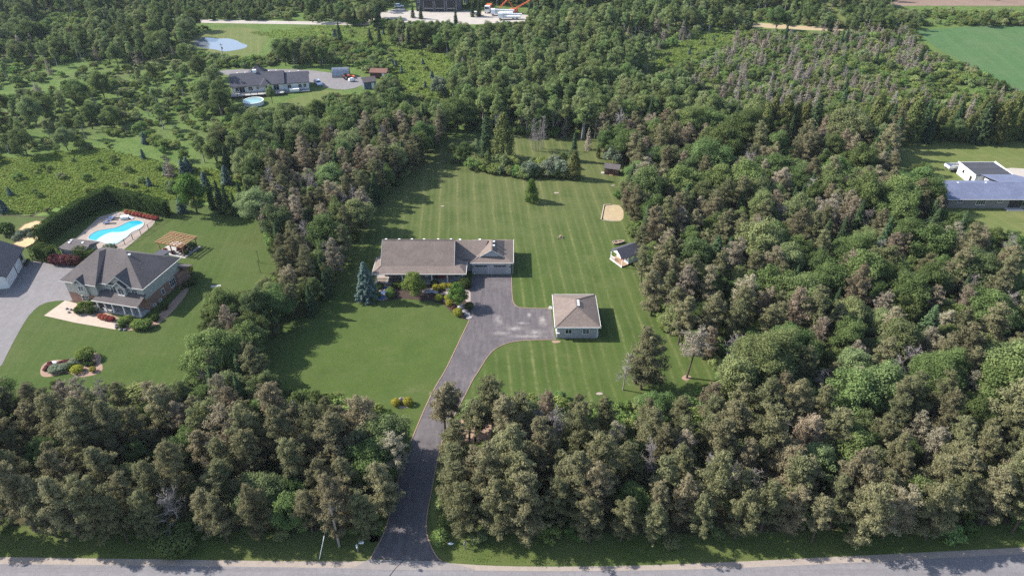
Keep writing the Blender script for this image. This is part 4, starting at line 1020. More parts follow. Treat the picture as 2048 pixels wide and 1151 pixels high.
# connector and garage roof: steep gable over shallow skirts
roof_planes(hs, 'connector_roof', M['roof_taupe'], [(B(-12.5,129.0,2.95),B(-6.6,129.0,2.95),B(-5.2,133.3,5.15),B(-12.5,133.3,5.15)), (B(-5.2,137.3,2.95),B(-12.5,137.3,2.95),B(-12.5,133.3,5.15),B(-5.2,133.3,5.15))])
xr, bl_, br_ = -4.3, -6.95, -1.65; e0, e1, f0, f1 = -8.85, 0.28, 127.45, 137.3; y0g, y1g = 129.3, 135.9; ze, zb, zr = 3.05, 3.62, 5.3
gr = roof_planes(hs, 'garage_roof', M['roof_taupe'], [
  (B(e0,f0,ze),B(e1,f0,ze),B(br_,y0g,zb),B(bl_,y0g,zb)), (B(e1,f0,ze),B(e1,f1,ze),B(br_,y1g,zb),B(br_,y0g,zb)), (B(e0,f1,ze),B(e0,f0,ze),B(bl_,y0g,zb),B(bl_,y1g,zb)), (B(e1,f1,ze),B(e0,f1,ze),B(bl_,y1g,zb),B(br_,y1g,zb)),
  (B(br_,y0g-0.3,zb-0.02),B(br_,y1g,zb),B(xr,133.4,zr),B(xr,y0g-0.3,zr)), (B(bl_,y1g,zb),B(bl_,y0g-0.3,zb-0.02),B(xr,y0g-0.3,zr),B(xr,133.4,zr)), (B(br_,y1g,zb),B(bl_,y1g,zb),B(xr,133.4,zr))])
MB().add([B(bl_+0.2,y0g,zb-0.1),B(br_-0.2,y0g,zb-0.1),B(xr,y0g,zr-0.22),B(bl_+0.2,y0g+0.1,zb-0.1),B(br_-0.2,y0g+0.1,zb-0.1),B(xr,y0g+0.1,zr-0.22)], [(0,1,2),(5,4,3),(0,3,4,1),(1,4,5,2),(2,5,3,0)]).build('gable_wall', M['siding_grey'], hs)
cap = MB()
cap.beam(B(x0,130.45,7.03), B(x1,130.45,7.03), 0.25, 0.04); cap.beam(B(xr,y0g-0.3,zr+0.03), B(xr,133.4,zr+0.03), 0.25, 0.04)
for a, b in ((B(-29.0,123.4,2.93), B(-27.4,125.62,3.61)), (B(e1,f0,ze+0.03), B(br_,y0g,zb+0.03)), (B(e0,f0,ze+0.03), B(bl_,y0g,zb+0.03))): cap.beam(a, b, 0.22, 0.04)
cap.build('ridge_cap', M['roof_taupe'], rm)
gu = MB()
gu.box(*lb(-29.06,-9.5,123.3,123.4,2.76,2.91)); gu.box(*lb(-29.1,-29.0,123.4,129.9,2.76,2.91)); gu.box(*lb(e0,e1,f0-0.1,f0,ze-0.15,ze)); gu.box(*lb(e1,e1+0.1,f0-0.1,f1,ze-0.17,ze+0.02)); gu.box(*lb(-9.55,-9.45,123.3,128.2,2.76,2.91))
gu.build('gutter', M['trim'], hs)
rk = MB()
for s in (-1, 1):
    rk.beam(B(xr,y0g-0.33,zr-0.06), B(xr+s*2.65,y0g-0.33,zb-0.08), 0.06, 0.2)
rk.beam(B(x1+0.03,125.6,3.52), B(x1+0.03,130.45,6.92), 0.06, 0.2); rk.beam(B(x0-0.03,125.6,3.52), B(x0-0.03,130.45,6.92), 0.06, 0.2)
rk.build('rake_board', M['trim'], hs)
for xx in (-26.8, -24.0, -21.3, -18.7, -15.7, -13.0): vent(hs, xx-O[0], 131.0-O[1], 6.62)
for xx in (-11.3, -7.0): vent(hs, xx-O[0], 133.6-O[1], 5.05)
for yy in (130.9, 132.6): vent(hs, xr+0.4-O[0], yy-O[1], 5.2)
part(hs, 'porch_floor', M['concrete'], lb(-28.6,-9.9,123.9,126.4,0,0.4), lb(-28.6,-27.0,126.4,129.6,0,0.4))
MB().box(*lb(-28.6,-26.6,123.9,126.4,0.4,0.415)).build('painted_sun_patch', M['flag'], hs)  # tan sheet paints the sunlit left end of the porch floor
for xx in (-28.3, -22.9, -19.6, -16.75, -13.5, -10.3):
    c = MB(); c.box(*lb(xx-0.11,xx+0.11,124.05,124.27,0.4,2.78)); c.box(*lb(xx-0.17,xx+0.17,123.99,124.33,0.4,0.62)); c.box(*lb(xx-0.16,xx+0.16,124.0,124.32,2.62,2.78)); c.build('column', M['white'], hs)
rl = MB()
for xa, xb in ((-28.2,-23.0),):
    rl.box(*lb(xa,xb,124.12,124.2,1.25,1.33)); rl.box(*lb(xa,xb,124.12,124.2,0.5,0.56))
    k = xa
    while k < xb: rl.box(*lb(k,k+0.04,124.14,124.18,0.56,1.25)); k += 0.16
rl.build('railing', M['dark_metal'], hs)
for xx, w in ((-25.6, 1.8), (-21.2, 1.6), (-15.0, 1.6)): window(hs, 'f', xx-O[0], 126.4-O[1], 1.1, w, 1.35, 3, 1)
d = MB().box(*lb(-18.6,-17.6,126.33,126.4,0.42,2.5)).build('door', M['white'], hs); MB().box(*lb(-17.78,-17.7,126.26,126.33,1.4,1.5)).build('handle', M['dark_metal'], d)
for xx in (-6.55, -2.6):
    g = MB().box(*lb(xx-1.38,xx+1.38,127.78,127.85,0.02,2.4)).build('garage_door', M['door_grey'], hs)
    for r_ in range(4):
        for c_ in range(4):
            z0 = 0.08+r_*0.585
            if r_ < 3: MB().box(*lb(xx-1.33+c_*0.67,xx-0.71+c_*0.67,127.755,127.78,z0,z0+0.52)).build('panel', M['door_grey'], g)
    for c_ in range(3): MB().box(*lb(xx-1.25+c_*0.86,xx-0.47+c_*0.86,127.76,127.78,1.9,2.25)).build('pane', M['glass'], g)
    tm_ = MB(); tm_.box(*lb(xx-1.52,xx-1.4,127.76,127.85,0.02,2.5)); tm_.box(*lb(xx+1.4,xx+1.52,127.76,127.85,0.02,2.5)); tm_.box(*lb(xx-1.52,xx+1.52,127.755,127.85,2.42,2.54)); tm_.build('door_frame', M['trim'], g)
for xx in (-8.3, -0.4): MB().box(*lb(xx-0.08,xx+0.08,127.72,127.85,1.75,2.1)).build('wall_lamp', M['dark_metal'], hs)
MB().box(*lb(-11.6,-10.6,129.12,129.2,0.1,2.2)).build('door', M['white'], hs)
MB().tube(B(e1-0.1,127.7,0.05), B(e1-0.1,127.7,2.9), 0.05, 0.05, 6).build('downpipe', M['trim'], hs)
# porch furniture
t = thing('bench', 'red cushioned bench on the porch between white columns', 'bench', (-14.4, 125.5, 0.4))
part(t, 'seat', M['red'], (-0.95,0.95,-0.32,0.32,0.36,0.5)); part(t, 'backrest', M['red'], (-0.95,0.95,0.26,0.4,0.5,1.0))
for sx in (-0.85, 0.8):
    for sy in (-0.28, 0.22): part(t, 'leg', M['dark_metal'], (sx,sx+0.06,sy,sy+0.06,0,0.36))
t = thing('porch_chair', 'dark porch chair left of the red bench', 'chair', (-16.0, 125.5, 0.4))
part(t, 'seat', M['dark_metal'], (-0.3,0.3,-0.3,0.3,0.38,0.46)); part(t, 'backrest', M['dark_metal'], (-0.3,0.3,0.24,0.3,0.46,1.0))
for sx in (-0.28, 0.23):
    for sy in (-0.28, 0.23): part(t, 'leg', M['dark_metal'], (sx,sx+0.05,sy,sy+0.05,0,0.38))

# ---------------------------------------------------------------- detached garage with hip roof
O2 = (12.3, 105.7)
dg = thing('garage', 'detached grey garage with taupe hip roof and three white vents', 'garage', O2)
part(dg, 'wall', M['siding_grey'], (-3.85,3.75,0,10.0,0,2.72)); part(dg, 'plinth', M['concrete'], (-3.88,3.78,-0.03,10.03,0,0.3))
ro, a_, b_ = hip_roof(dg, 'roof', M['roof_taupe'], -4.3, 4.22, -0.4, 10.4, 2.85, 1.75)
fascia(dg, M['white'], -4.3, 4.22, -0.4, 10.4, 2.86, 0.2)
for yy in (4.35, 5.05, 5.75): vent(dg, 0.35, yy, 4.42)
window(dg, 'f', -1.7, 0, 1.15, 1.15, 0.95, 2, 1); window(dg, 'f', 1.55, 0, 1.15, 1.15, 0.95, 2, 2)
part(dg, 'corner_board', M['white'], (-3.93,-3.7,-0.06,0.1,0.3,2.7)); part(dg, 'corner_board', M['white'], (3.6,3.83,-0.06,0.1,0.3,2.7))
for yy in (2.4, 6.6):
    g = MB().box(-3.92, -3.85, yy-1.35, yy+1.35, 0.05, 2.3).build('garage_door', M['white'], dg)
    for r_ in range(4):
        for c_ in range(4): MB().box(-3.945, -3.92, yy-1.28+c_*0.66, yy-0.68+c_*0.66, 0.1+r_*0.55, 0.58+r_*0.55).build('panel', M['white'], g)
sh = MB().box(-3.98, -3.35, -0.32, -0.06, 1.33, 1.39).build('shelf', M['white'], dg)
for zz in (1.1, 0.6): MB().box(3.75, 4.05, 0.15, 0.25, zz, zz+0.08).build('pipe_bracket', M['white'], dg)
sheet('garage_slab', px((1098,612),(1103,612),(1105,618),(1096,618)), 0.05, M['concrete'], 0, 'structure', 'small pale slab at the detached garage corner', 'slab')
sheet('gravel_patch', px((1103,680.5),(1122,680.5),(1120,685),(1106,686)), 0.03, M['gravel_bed'], 1, 'structure', 'little pinkish gravel patch at detached garage corner', 'gravel')

# ---------------------------------------------------------------- front garden
sheet('garden_bed', px((716,592),(730,572),(752,566),(780,568),(830,572),(900,566),(935,560),(942,580),(941,610),(943,628),(942,640),(930,639),(905,628),(893,612),(875,604),(840,600),(800,596),(770,602),(745,604),(722,602)), 0.022, M['mulch'], 2, 'structure', 'dark mulch bed along the porch front', 'garden bed')
sheet('garden_walk', px((884,583),(900,580),(922,582),(931,579),(941,579),(941.5,608),(934,606),(926,592),(905,592),(888,590)), 0.045, M['flag'], 1, 'structure', 'tan stone walk from driveway into the garden', 'path')
def stone(label, x, y, rx, ry, rz, grp='stones in the front garden', mat='stone', seed=1, z=0.0):
    o = MB().rock((0, 0, rz*0.55), rx, ry, rz, random.Random(seed), 9, 6).build('boulder', M[mat]); o.location = (x, y, z)
    return tag(o, label, 'boulder', grp)
for i, (bx, by, r_, lab) in enumerate(((896,580,.55,'pale boulder between golden shrubs and walk'), (891,603,.45,'pale boulder below the lower golden shrubs'), (922,616,.75,'dark grey boulder at foot of leafy ornamental tree'), (884,589,.4,'small pale stone at left end of stone walk'))):
    g_ = at(bx, by); stone(lab, g_[0], g_[1], r_, r_*.8, r_*.65, seed=i+3, mat='flag' if 'pale' in lab else 'stone')
for i, (ax, ay, bx2, by2) in enumerate(((851,578,858,590),(859,577,866,589),(867,580,874,591))):   # large dark slabs of the rockery
    a = at(ax, ay); b = at(bx2, by2); o = MB().rock((0,0,0.2), 1.0, 0.75, 0.35, random.Random(40+i), 8, 4).build('rock_slab', M['stone']); o.location = ((a[0]+b[0])/2, (a[1]+b[1])/2, 0); o.rotation_euler = (0.1, 0.15*i, i*0.8)
    tag(o, '%s grey rockery slab right of the round ornamental tree' % ('left', 'middle', 'right')[i], 'rock', 'rockery slabs')
for i, (cx_, cy_, w_, h_) in enumerate(((930,622,1.3,.55),(935,628,1.4,.6),(938,635,1.3,.6))):       # stepping stones beside the drive
    g_ = at(cx_, cy_); o = MB().prism([(math.cos(k*0.9+i)*w_*(.5+.08*math.sin(3*k)), math.sin(k*0.9+i)*h_) for k in range(7)], 0.03, 0.12).build('stepping_stone', M['stone']); o.location = (g_[0], g_[1], 0)
    tag(o, '%s flat stepping stone by the driveway edge' % ('uppermost', 'middle', 'lowest')[i], 'stepping stone', 'stepping stones')
# little pond with stone rim
pw = at(767.5, 588); wp = thing('garden_pond', 'small stepped garden pond with pale stone rim right of blue spruce', 'pond', pw)
for i, (dx, dy, rr) in enumerate(((-0.2,-1.3,1.0),(-0.1,0.4,0.8),(0.15,1.9,0.7))):
    MB().prism([(dx+rr*math.cos(k*.52), dy+rr*0.85*math.sin(k*.52)) for k in range(12)], 0.03, 0.10+0.06*i).build('water', M['blue_cloth'] if i else M['blue_cloth'], wp)
    rg = random.Random(i)
    for k in range(11):
        a = k*.571; st = MB().rock((dx+(rr+.2)*math.cos(a), dy+(rr*0.85+.2)*math.sin(a), .1+.06*i), .3, .26, .2, rg, 6, 4); st.build('rim_stone', M['flag'], wp)
def at_plant(kind, x, y, h, label, cat='shrub', group=None, wide=1.0, var=None): g_ = at(x, y); return plant(kind, g_[0], g_[1], h, label, cat, group, None, var, wide)
at_plant('blue_spruce', 735, 598, 8.9, 'large blue spruce at left corner of the porch', 'spruce', None, 1.0)
at_plant('ornamental', 829, 592, 4.9, 'round bright ornamental tree in front of the porch', 'tree', None, 1.05)
at_plant('ornamental_dark', 915, 614, 5.4, 'leafy ornamental tree beside the driveway bed', 'tree', None, 0.95)
for (x, y, h, k, lab) in ((873,580,1.35,'gold_ball','golden shrub, leftmost of three under the porch'),(887,577,1.3,'gold_ball','golden shrub, middle of three under the porch'),(899,576,1.2,'gold_ball','golden shrub, right of three under the porch'),
  (878,600,1.35,'gold_ball','golden shrub standing lowest left by the mulch edge'),(895,600,1.2,'gold_ball','golden shrub left of the leafy ornamental tree, upper'),(899,610,1.25,'gold_ball','golden shrub left of the leafy ornamental tree, lower'),(915.5,630,1.5,'gold_ball','golden shrub at bed tip nearest the driveway'),
  (939,616,1.35,'green_ball','dark green clipped shrub at driveway edge by stepping stones'),(754,594,1.4,'bright_ball','clipped green shrub left of garden pond, upper'),(748,602,1.1,'bright_ball','clipped green shrub left of garden pond, lower'),(781,586,1.3,'bright_ball','clipped green shrub right of garden pond, upper'),(781,594,1.5,'bright_ball','clipped green shrub right of garden pond, lower'),
  (760,577,1.3,'green_ball','dark shrub under porch between spruce and pond'),(800,573,1.5,'bright_shrub','leafy bush under the porch left of round tree'),(790,574,1.2,'green_ball','dark low bush behind the pond under porch'),(870,571,1.3,'green_ball','dark shrub behind leftmost golden shrub'),(931,573,2.2,'green_ball','tall dark shrub at porch right end'),(907,618,0.7,'burgundy_ball','small crimson plant below leafy ornamental tree'),(912,574,1.4,'green_ball','dark shrub under porch behind the leafy ornamental tree')):
    at_plant(k, x, y, h, lab, 'shrub', 'shrubs in the front garden')
at_plant('gold_ball', 792, 809, 1.25, 'left one of two golden shrubs on the front lawn', 'shrub', 'pair of golden lawn shrubs'); at_plant('gold_ball', 816.5, 808, 1.3, 'right one of two golden shrubs on the front lawn', 'shrub', 'pair of golden lawn shrubs')
g_ = at(804, 804); stone('pale boulder between the two golden lawn shrubs', g_[0], g_[1], .75, .55, .7, None, 'flag', 31); g_ = at(806, 814); o = MB().prism([(.8*math.cos(k), .35*math.sin(k)) for k in range(6)], .012, .05).build('flat_stone', M['flag']); o.location = (g_[0], g_[1], 0); tag(o, 'flat pale stone below the two golden lawn shrubs', 'stone')
sheet('mulch_ring', px((1362,754),(1373,748),(1384,753),(1378,760),(1366,760)), 0.03, M['gravel_bed'], 2, 'structure', 'mulch ring round the lone bare-trunked pine', 'mulch')

# ---------------------------------------------------------------- back lawn: lone tree, sheds, sand pit
at_plant('lone', 1063, 403, 6.0, 'lone bushy green tree on the open back lawn', 'tree')
g_ = at(1222.5, 350); sd = thing('garden_shed', 'dark brown board shed with grey roof at the lawn end', 'shed', g_, -0.30)
W_, D_ = 3.9, 2.4
part(sd, 'wall', M['brown_boards'], (-W_/2+.02,W_/2-.02,0.02,D_,0,1.95))
for k in range(13):
    MB().box(-W_/2+k*0.3, -W_/2+k*0.3+0.27, -0.03, 0.02, 0.02, 1.95).build('board', M['brown_boards'], sd)
roof_planes(sd, 'roof', M['roof_grey'], [((-W_/2-.25,-.3,1.9),(W_/2+.25,-.3,1.9),(W_/2+.25,D_/2,2.85),(-W_/2-.25,D_/2,2.85)), ((W_/2+.25,D_+.3,1.9),(-W_/2-.25,D_+.3,1.9),(-W_/2-.25,D_/2,2.85),(W_/2+.25,D_/2,2.85))], 0.08)
dd = part(sd, 'door', M['brown_boards'], (-0.45,0.45,-0.075,-0.03,0.05,1.8)); part(dd, 'frame', M['wood'], (-0.52,-0.45,-0.08,-0.03,0.05,1.85), (0.45,0.52,-0.08,-0.03,0.05,1.85), (-0.52,0.52,-0.078,-0.03,1.8,1.87))
for xx in (-1.3, 1.3): window(sd, 'f', xx, -0.03, 1.0, 0.5, 0.5, 1, 1, 'wood')
part(sd, 'step', M['wood'], (-0.5,0.5,-0.5,-0.1,0,0.12)); part(sd, 'ramp', M['concrete'], (-W_/2-1.0,-W_/2-.1,0.2,1.2,0,0.1))
g_ = at(1240, 522); ph = thing('playhouse', 'white playhouse with porch half under brown pine branches', 'playhouse', (24.3, 133.1), -1.02); ph.scale = (1.2, 1.2, 1.2)
# local -y is the porch front, facing up-left towards the lawn
W_, D_ = 3.3, 3.0
part(ph, 'wall', M['siding_white'], (-W_/2,W_/2,0,D_,0.25,2.1)); part(ph, 'deck', M['wood'], (-W_/2-.05,W_/2+.05,-1.5,0,0.08,0.25)); part(ph, 'deck_edge', M['white'], (-W_/2-.08,W_/2+.08,-1.56,-1.5,0.05,0.27))
m = MB(); m.add([(-W_/2,0,2.1),(W_/2,0,2.1),(0,0,3.05),(-W_/2,.1,2.1),(W_/2,.1,2.1),(0,.1,3.05)], [(0,1,2),(5,4,3),(0,3,4,1),(1,4,5,2),(2,5,3,0)]); m.build('gable_wall', M['white'], ph)
m = MB(); m.add([(-W_/2,-1.5,2.1),(W_/2,-1.5,2.1),(0,-1.5,3.05),(-W_/2,-1.42,2.1),(W_/2,-1.42,2.1),(0,-1.42,3.05)], [(0,1,2),(5,4,3),(0,3,4,1),(1,4,5,2),(2,5,3,0)]); m.build('porch_gable', M['white'], ph)
roof_planes(ph, 'roof', M['roof_slate'], [((-W_/2-.25,D_+.25,1.97),(-W_/2-.25,-1.7,1.97),(0,-1.7,3.12),(0,D_+.25,3.12)), ((W_/2+.25,-1.7,1.97),(W_/2+.25,D_+.25,1.97),(0,D_+.25,3.12),(0,-1.7,3.12))], 0.08)
for xx in (-W_/2+.06, W_/2-.06): part(ph, 'post', M['white'], (xx-.05,xx+.05,-1.46,-1.36,0.25,2.1))
window(ph, 'f', -0.95, 0, 0.9, 0.6, 0.7, 2, 2); window(ph, 'f', 0.95, 0, 0.9, 0.6, 0.7, 2, 2); part(ph, 'door', M['red'], (-0.38,0.38,-0.05,0,0.27,1.85))
m = MB(); m.box(-W_/2, -0.5, -1.47, -1.41, 0.85, 0.92)
for k in range(7): m.box(-W_/2+.1+k*.17, -W_/2+.14+k*.17, -1.46, -1.42, 0.25, 0.85)
m.build('railing', M['white'], ph)
g_ = at(1237, 486); bt = thing('rowing_boat', 'small pale rowing boat lying on the grass above the playhouse', 'boat', g_, 0.35)
m = MB(); pr = [(-1.5,.42),(-.8,.62),(.2,.62),(1.0,.42),(1.6,.02)]
top = [(x, y, .5) for x, y in pr]+[(x, -y, .5) for x, y in pr[::-1]]; bot = [(x*.85, y*.6, .03) for x, y in pr]+[(x*.85, -y*.6, .03) for x, y in pr[::-1]]; n = len(top)
inn = [(x*.93, y*.86, .5) for x, y, z in top]; inb = [(x*.8, y*.5, .12) for x, y, z in top]
m.add(top+bot+inn+inb, [(k, (k+1) % n, n+(k+1) % n, n+k) for k in range(n)]+[tuple(range(n, 2*n))]+[(k, 2*n+k, 2*n+(k+1) % n, (k+1) % n) for k in range(n)]+[(2*n+k, 3*n+k, 3*n+(k+1) % n, 2*n+(k+1) % n) for k in range(n)]+[tuple(range(4*n-1, 3*n-1, -1))])
m.build('hull', M['paver'], bt); part(bt, 'thwart', M['wood'], (-.15,.1,-.52,.52,.38,.43)); part(bt, 'thwart', M['wood'], (-1.1,-.85,-.42,.42,.38,.43))
sheet('sand_pit', px((1203,440),(1209,410),(1225,409),(1243,411),(1248,425),(1246,441),(1225,443)), 0.025, M['sand'], 1, 'structure', 'sandy games pit with a pale timber edge', 'sand pit')
tl = MB(); c1, c2, c3, c4 = at(1202,440), at(1208,410.5), at(1222,410), at(1230,441.5)
tl.beam((*c1,.12), (*c2,.12), .22, .22); tl.beam((*c2,.12), (*c3,.12), .22, .22); tag(tl.build('timber_edging', M['paver']), 'pale timber edging round left corner of the sand pit', 'edging')
tl = MB(); tl.beam((*c1,.06), (*c4,.06), .15, .1); tag(tl.build('timber_edging', M['concrete']), 'low grey edging along front of the sand pit', 'edging')
g_ = at(1121, 475); st = thing('fire_pit', 'small log pile around a stump on the striped lawn', 'fire pit', g_)
MB().lathe([(.28,0),(.25,.55),(.2,.6)], 9).build('stump', M['wood'], st)
for k in range(4): a = k*1.6; MB().tube((.5*math.cos(a), .5*math.sin(a), .1), (.5*math.cos(a)+.6*math.cos(a+1.3), .5*math.sin(a)+.6*math.sin(a+1.3), .12), .08, .08, 6).build('log', M['pole_wood'], st)
for i, (x, y, w, lab) in enumerate(((1113,386,.7,'pale bare patch of stone right of the lone lawn tree'),(885,412.5,.5,'small pale stone at left of the back lawn'),(1226,371,.5,'small pale stone below the brown shed'),(1199,787,.6,'small pale stone at front edge of the right lawn'))):
    g_ = at(x, y); o = MB().prism([(w*math.cos(k*.9+i), w*.6*math.sin(k*.9+i)) for k in range(7)], .012, .07).build('flat_stone', M['flag']); o.location = (g_[0], g_[1], 0); tag(o, lab, 'stone')
# trees standing free round the lawn
g_ = at(1373, 755); t = thing('dying_pine_tree', 'bare-trunked grey-brown pine standing alone on mulch ring', 'pine tree', g_, 1.0)
t.scale = (0.95, 0.95, 0.95)
def tall_trunk_pine(parent, mat, seed, h=10.5, base=0.5, spread=0.27, dens=0.55):
    m_, L_, mt, bk, rd = pine_proto(seed, h, mat, dens, base, spread)
    link('trunk', m_.mesh('trunk', bk), parent); link('crown', L_.mesh('crown', mt), parent)
tall_trunk_pine(t, M['brown_spruce'], 77)
at_plant('pine', 1281, 778, 12.3, 'tall olive pine standing forward on the right lawn', 'pine tree', None, 1.05, 2)
at_plant('dead', 1246, 779, 8.6, 'grey bare tree left of the forward olive pine', 'dead tree', None, 0.75, 3)
for i, (x, y, h, lab) in enumerate(((891,868,9.6,'slim pine at clearing edge, nearest the driveway'),(903,858,9.4,'slim pine second from driveway beside the clearing'),(938,884,8.8,'thin-trunked pine in middle of the sandy clearing, left'),(950,882,9.6,'thin-trunked pine in middle of the sandy clearing, right'),(986,868,11.8,'tall dark pine behind the sandy clearing'),(1040,886,10.4,'brown-topped pine right of the sandy clearing'))):
    g_ = at(x, y); t = thing('pine_tree', lab, 'pine tree', g_, i*1.3, 'pines round the sandy clearing'); tall_trunk_pine(t, M['pine'], 60+i, h, 0.42, [.19,.16,.15,.17,.2,.22][i], [1.0,.9,.8,.95,1.2,1.0][i])
# island bed behind the lawn: conifers, shrubs
isl = [('broad',905,318,4.6,1.0),('broad',930,326,6.2,.9),('shrub',915,325,3.2,1.2),('shrub',945,338,3.4,1.1),('broad',952,322,6.0,.9),('shrub',966,342,3.0,1.1),('broad',975,335,4.6,.9),('shrub',990,345,2.8,1.1),('shrub',1003,347,3.0,1.2),('shrub',1020,350,3.0,1.1),('shrub',1036,352,3.4,1.1),('silver',1060,352,4.6,1.0),('shrub',1050,354,3.0,1.1),('shrub',1075,354,3.2,1.1),('silver',1095,352,4.8,1.0),('shrub',1105,354,3.0,1.2),('silver',1120,352,5.0,1.0),('shrub',1128,355,2.6,1.1),('silver',1110,338,4.4,1.0),('shrub',1000,330,3.4,1.1),('shrub',1025,335,3.2,1.2),('shrub',1065,335,3.0,1.2),('shrub',1085,338,3.4,1.0),('broad',1125,335,4.5,.9),('broad',1010,338,4.2,.9)]
cnt = {}
for k, x, y, h, w in isl:
    cnt.setdefault(k, []).append((x, y, h, w))
for k, ls in cnt.items():
    ls.sort(); nm = {'broad': 'leafy small tree', 'shrub': 'green bush', 'silver': 'silvery green bush'}[k]
    for i, (x, y, h, w) in enumerate(ls): at_plant(k, x, y, h, '%s in island bed behind the lawn, %s from left' % (nm, ORD[i]), 'tree' if k == 'broad' else 'shrub', 'island bed plants', w)
at_plant('spruce', 972, 312, 12.5, 'tall dark spruce, left of two in the island bed', 'spruce', None, .85); at_plant('cedar', 1007, 318, 13.0, 'tall olive conifer, right of two in the island bed', 'conifer', None, 1.15)
at_plant('cedar', 1148, 357, 7.8, 'broad olive cedar at right end of the island bed', 'cedar', None, 1.1, 1); at_plant('spruce', 1147, 322, 8.6, 'pointed green spruce behind the broad olive cedar', 'spruce', None, .85); at_plant('cedar', 1196, 316, 4.6, 'slim brown cedar left of the grey bare tree', 'cedar', None, .75, 2)
at_plant('silver', 1225, 330, 6.0, 'big grey-green bush behind the brown shed', 'shrub', None, .95); at_plant('broad', 1252, 402, 6.4, 'leafy green tree right of brown shed at lawn edge', 'tree', None, .8)
at_plant('dead', 1236, 300, 11.5, 'big pale bare tree behind the brown shed', 'dead tree', None, 1.25, 0); at_plant('brown_spruce', 1176, 299, 6.6, 'small reddish withered tree on the strip behind the island bed', 'tree', None, .7)
for i, (x, y, h) in enumerate(((1071,303,10.5),(1075.5,302,9.6),(1081,297,10.2),(1085,298,10.0),(1065,300,9.5))): at_plant('dead', x, y, h, 'bare tall trunk behind island bed, %s from left of five' % ORD[[1,2,3,4,0][i]], 'dead tree', 'five bare trunks', .5, 3)
# roadside: pole, guy wire, mailboxes
g_ = at(679, 1092); up = thing('utility_pole', 'weathered wooden utility pole at the left roadside trees', 'utility pole', g_)
m = MB(); m.tube((0,0,-.2), (-.05,0,8.9), .17, .12, 9); m.build('pole', M['pole_wood'], up)
m = MB()
for k in range(12):
    a, b = k*.5236, (k+1)*.5236; m.tube((.42+.26*math.cos(a), -.1, 7.9+.26*math.sin(a)), (.42+.26*math.cos(b), -.1, 7.9+.26*math.sin(b)), .025, .025, 5)
m.build('cable_loop', M['metal'], up); part(up, 'bracket', M['metal'], (.08,.3,-.12,-.04,7.8,7.88))
e = at(638.5, 1117); m = MB(); m.tube((-.03,0,8.3), (e[0]-g_[0], e[1]-g_[1], 0), .022, .022, 5); m.build('guy_wire', M['metal'], up)
q0 = Vector((-.03,0,8.3)); q1 = Vector((e[0]-g_[0], e[1]-g_[1], 0)); m = MB(); m.tube(q0.lerp(q1, .55), q1, .05, .05, 6); m.build('guy_guard', M['white'], up)
def mailbox(label, x, y, rz, mat):
    g_ = at(x, y); t = thing('mailbox', label, 'mailbox', g_, rz)
    part(t, 'post', M['pole_wood'], (-.06,.06,-.06,.06,0,1.05)); m = MB(); pr = [(-.13,0),(.13,0),(.13,.15),(.09,.24),(0,.28),(-.09,.24),(-.13,.15)]; n = 7
    m.add([(x_, -.28, 1.05+z_) for x_, z_ in pr]+[(x_, .28, 1.05+z_) for x_, z_ in pr], [tuple(range(n)), tuple(range(2*n-1, n-1, -1))]+[(k, n+k, n+(k+1) % n, (k+1) % n) for k in range(n)]); m.build('box', M[mat], t)
    part(t, 'door', M['metal'], (-.11,.11,-.31,-.28,1.07,1.28)); part(t, 'flag', M['red'], (.13,.15,-.1,-.05,1.15,1.45))
mailbox('white mailbox on a post left of the driveway mouth', 716, 1103, .3, 'white'); mailbox('pale grey mailbox right of the driveway mouth under trees', 930, 1096, -.2, 'metal')
for i, (x, y, lab) in enumerate(((722,1085,'white marker stone in the grass above left mailbox'),(901,1087,'white marker stone at driveway right edge near road'))):
    g_ = at(x, y); o = MB().rock((0,0,.12), .5, .22, .2, random.Random(i+70), 7, 4).build('marker_stone', M['white']); o.location = (*g_, 0); tag(o, lab, 'stone')

# ---------------------------------------------------------------- two-storey brick house on the left
HR = math.radians(-13.6); HO = (-88.6, 117.9)
h2 = thing('house', 'two-storey house with red brick below, sage siding above and grey hip roof', 'house', HO, HR)
# local x runs along the front, local y towards the back
part(h2, 'wall', M['brick_red'], (0.0,7.2,-0.5,9.6,0,2.7), (7.2,16.9,0.6,11.57,0,2.7))
part(h2, 'upper_wall', M['siding_sage'], (-0.03,7.2,-0.53,9.63,2.7,5.45), (7.2,16.93,0.57,11.6,2.7,5.45))
# hip roof, with the left block pushed forward under its own hip
ze, zr = 5.5, 9.5; xa, xb, ya, yb = -0.6, 17.5, 0.1, 12.2
rA, rB = (4.6, 6.2, zr), (10.4, 6.2, zr)
rf = roof_planes(h2, 'roof', M['roof_grey'], [((xa,ya,ze),(xb,ya,ze),rB,rA), ((xb,ya,ze),(xb,yb,ze),rB), ((xb,yb,ze),(xa,yb,ze),rA,rB), ((xa,yb,ze),(xa,ya,ze),rA)])
roof_planes(h2, 'front_roof', M['roof_grey'], [((xa,-1.05,ze),(7.75,-1.05,ze),(5.2,5.05,9.5),(4.2,5.05,9.5)), ((7.75,-1.05,ze),(7.75,.15,ze),(5.9,6.2,9.5),(5.2,5.05,9.5)), ((4.2,5.05,9.5),(5.2,5.05,9.5),(5.9,6.2,9.52),(4.4,6.2,9.52)), ((xa,.6,ze),(xa,-1.05,ze),(4.2,5.05,9.5),(4.4,6.2,9.52))])
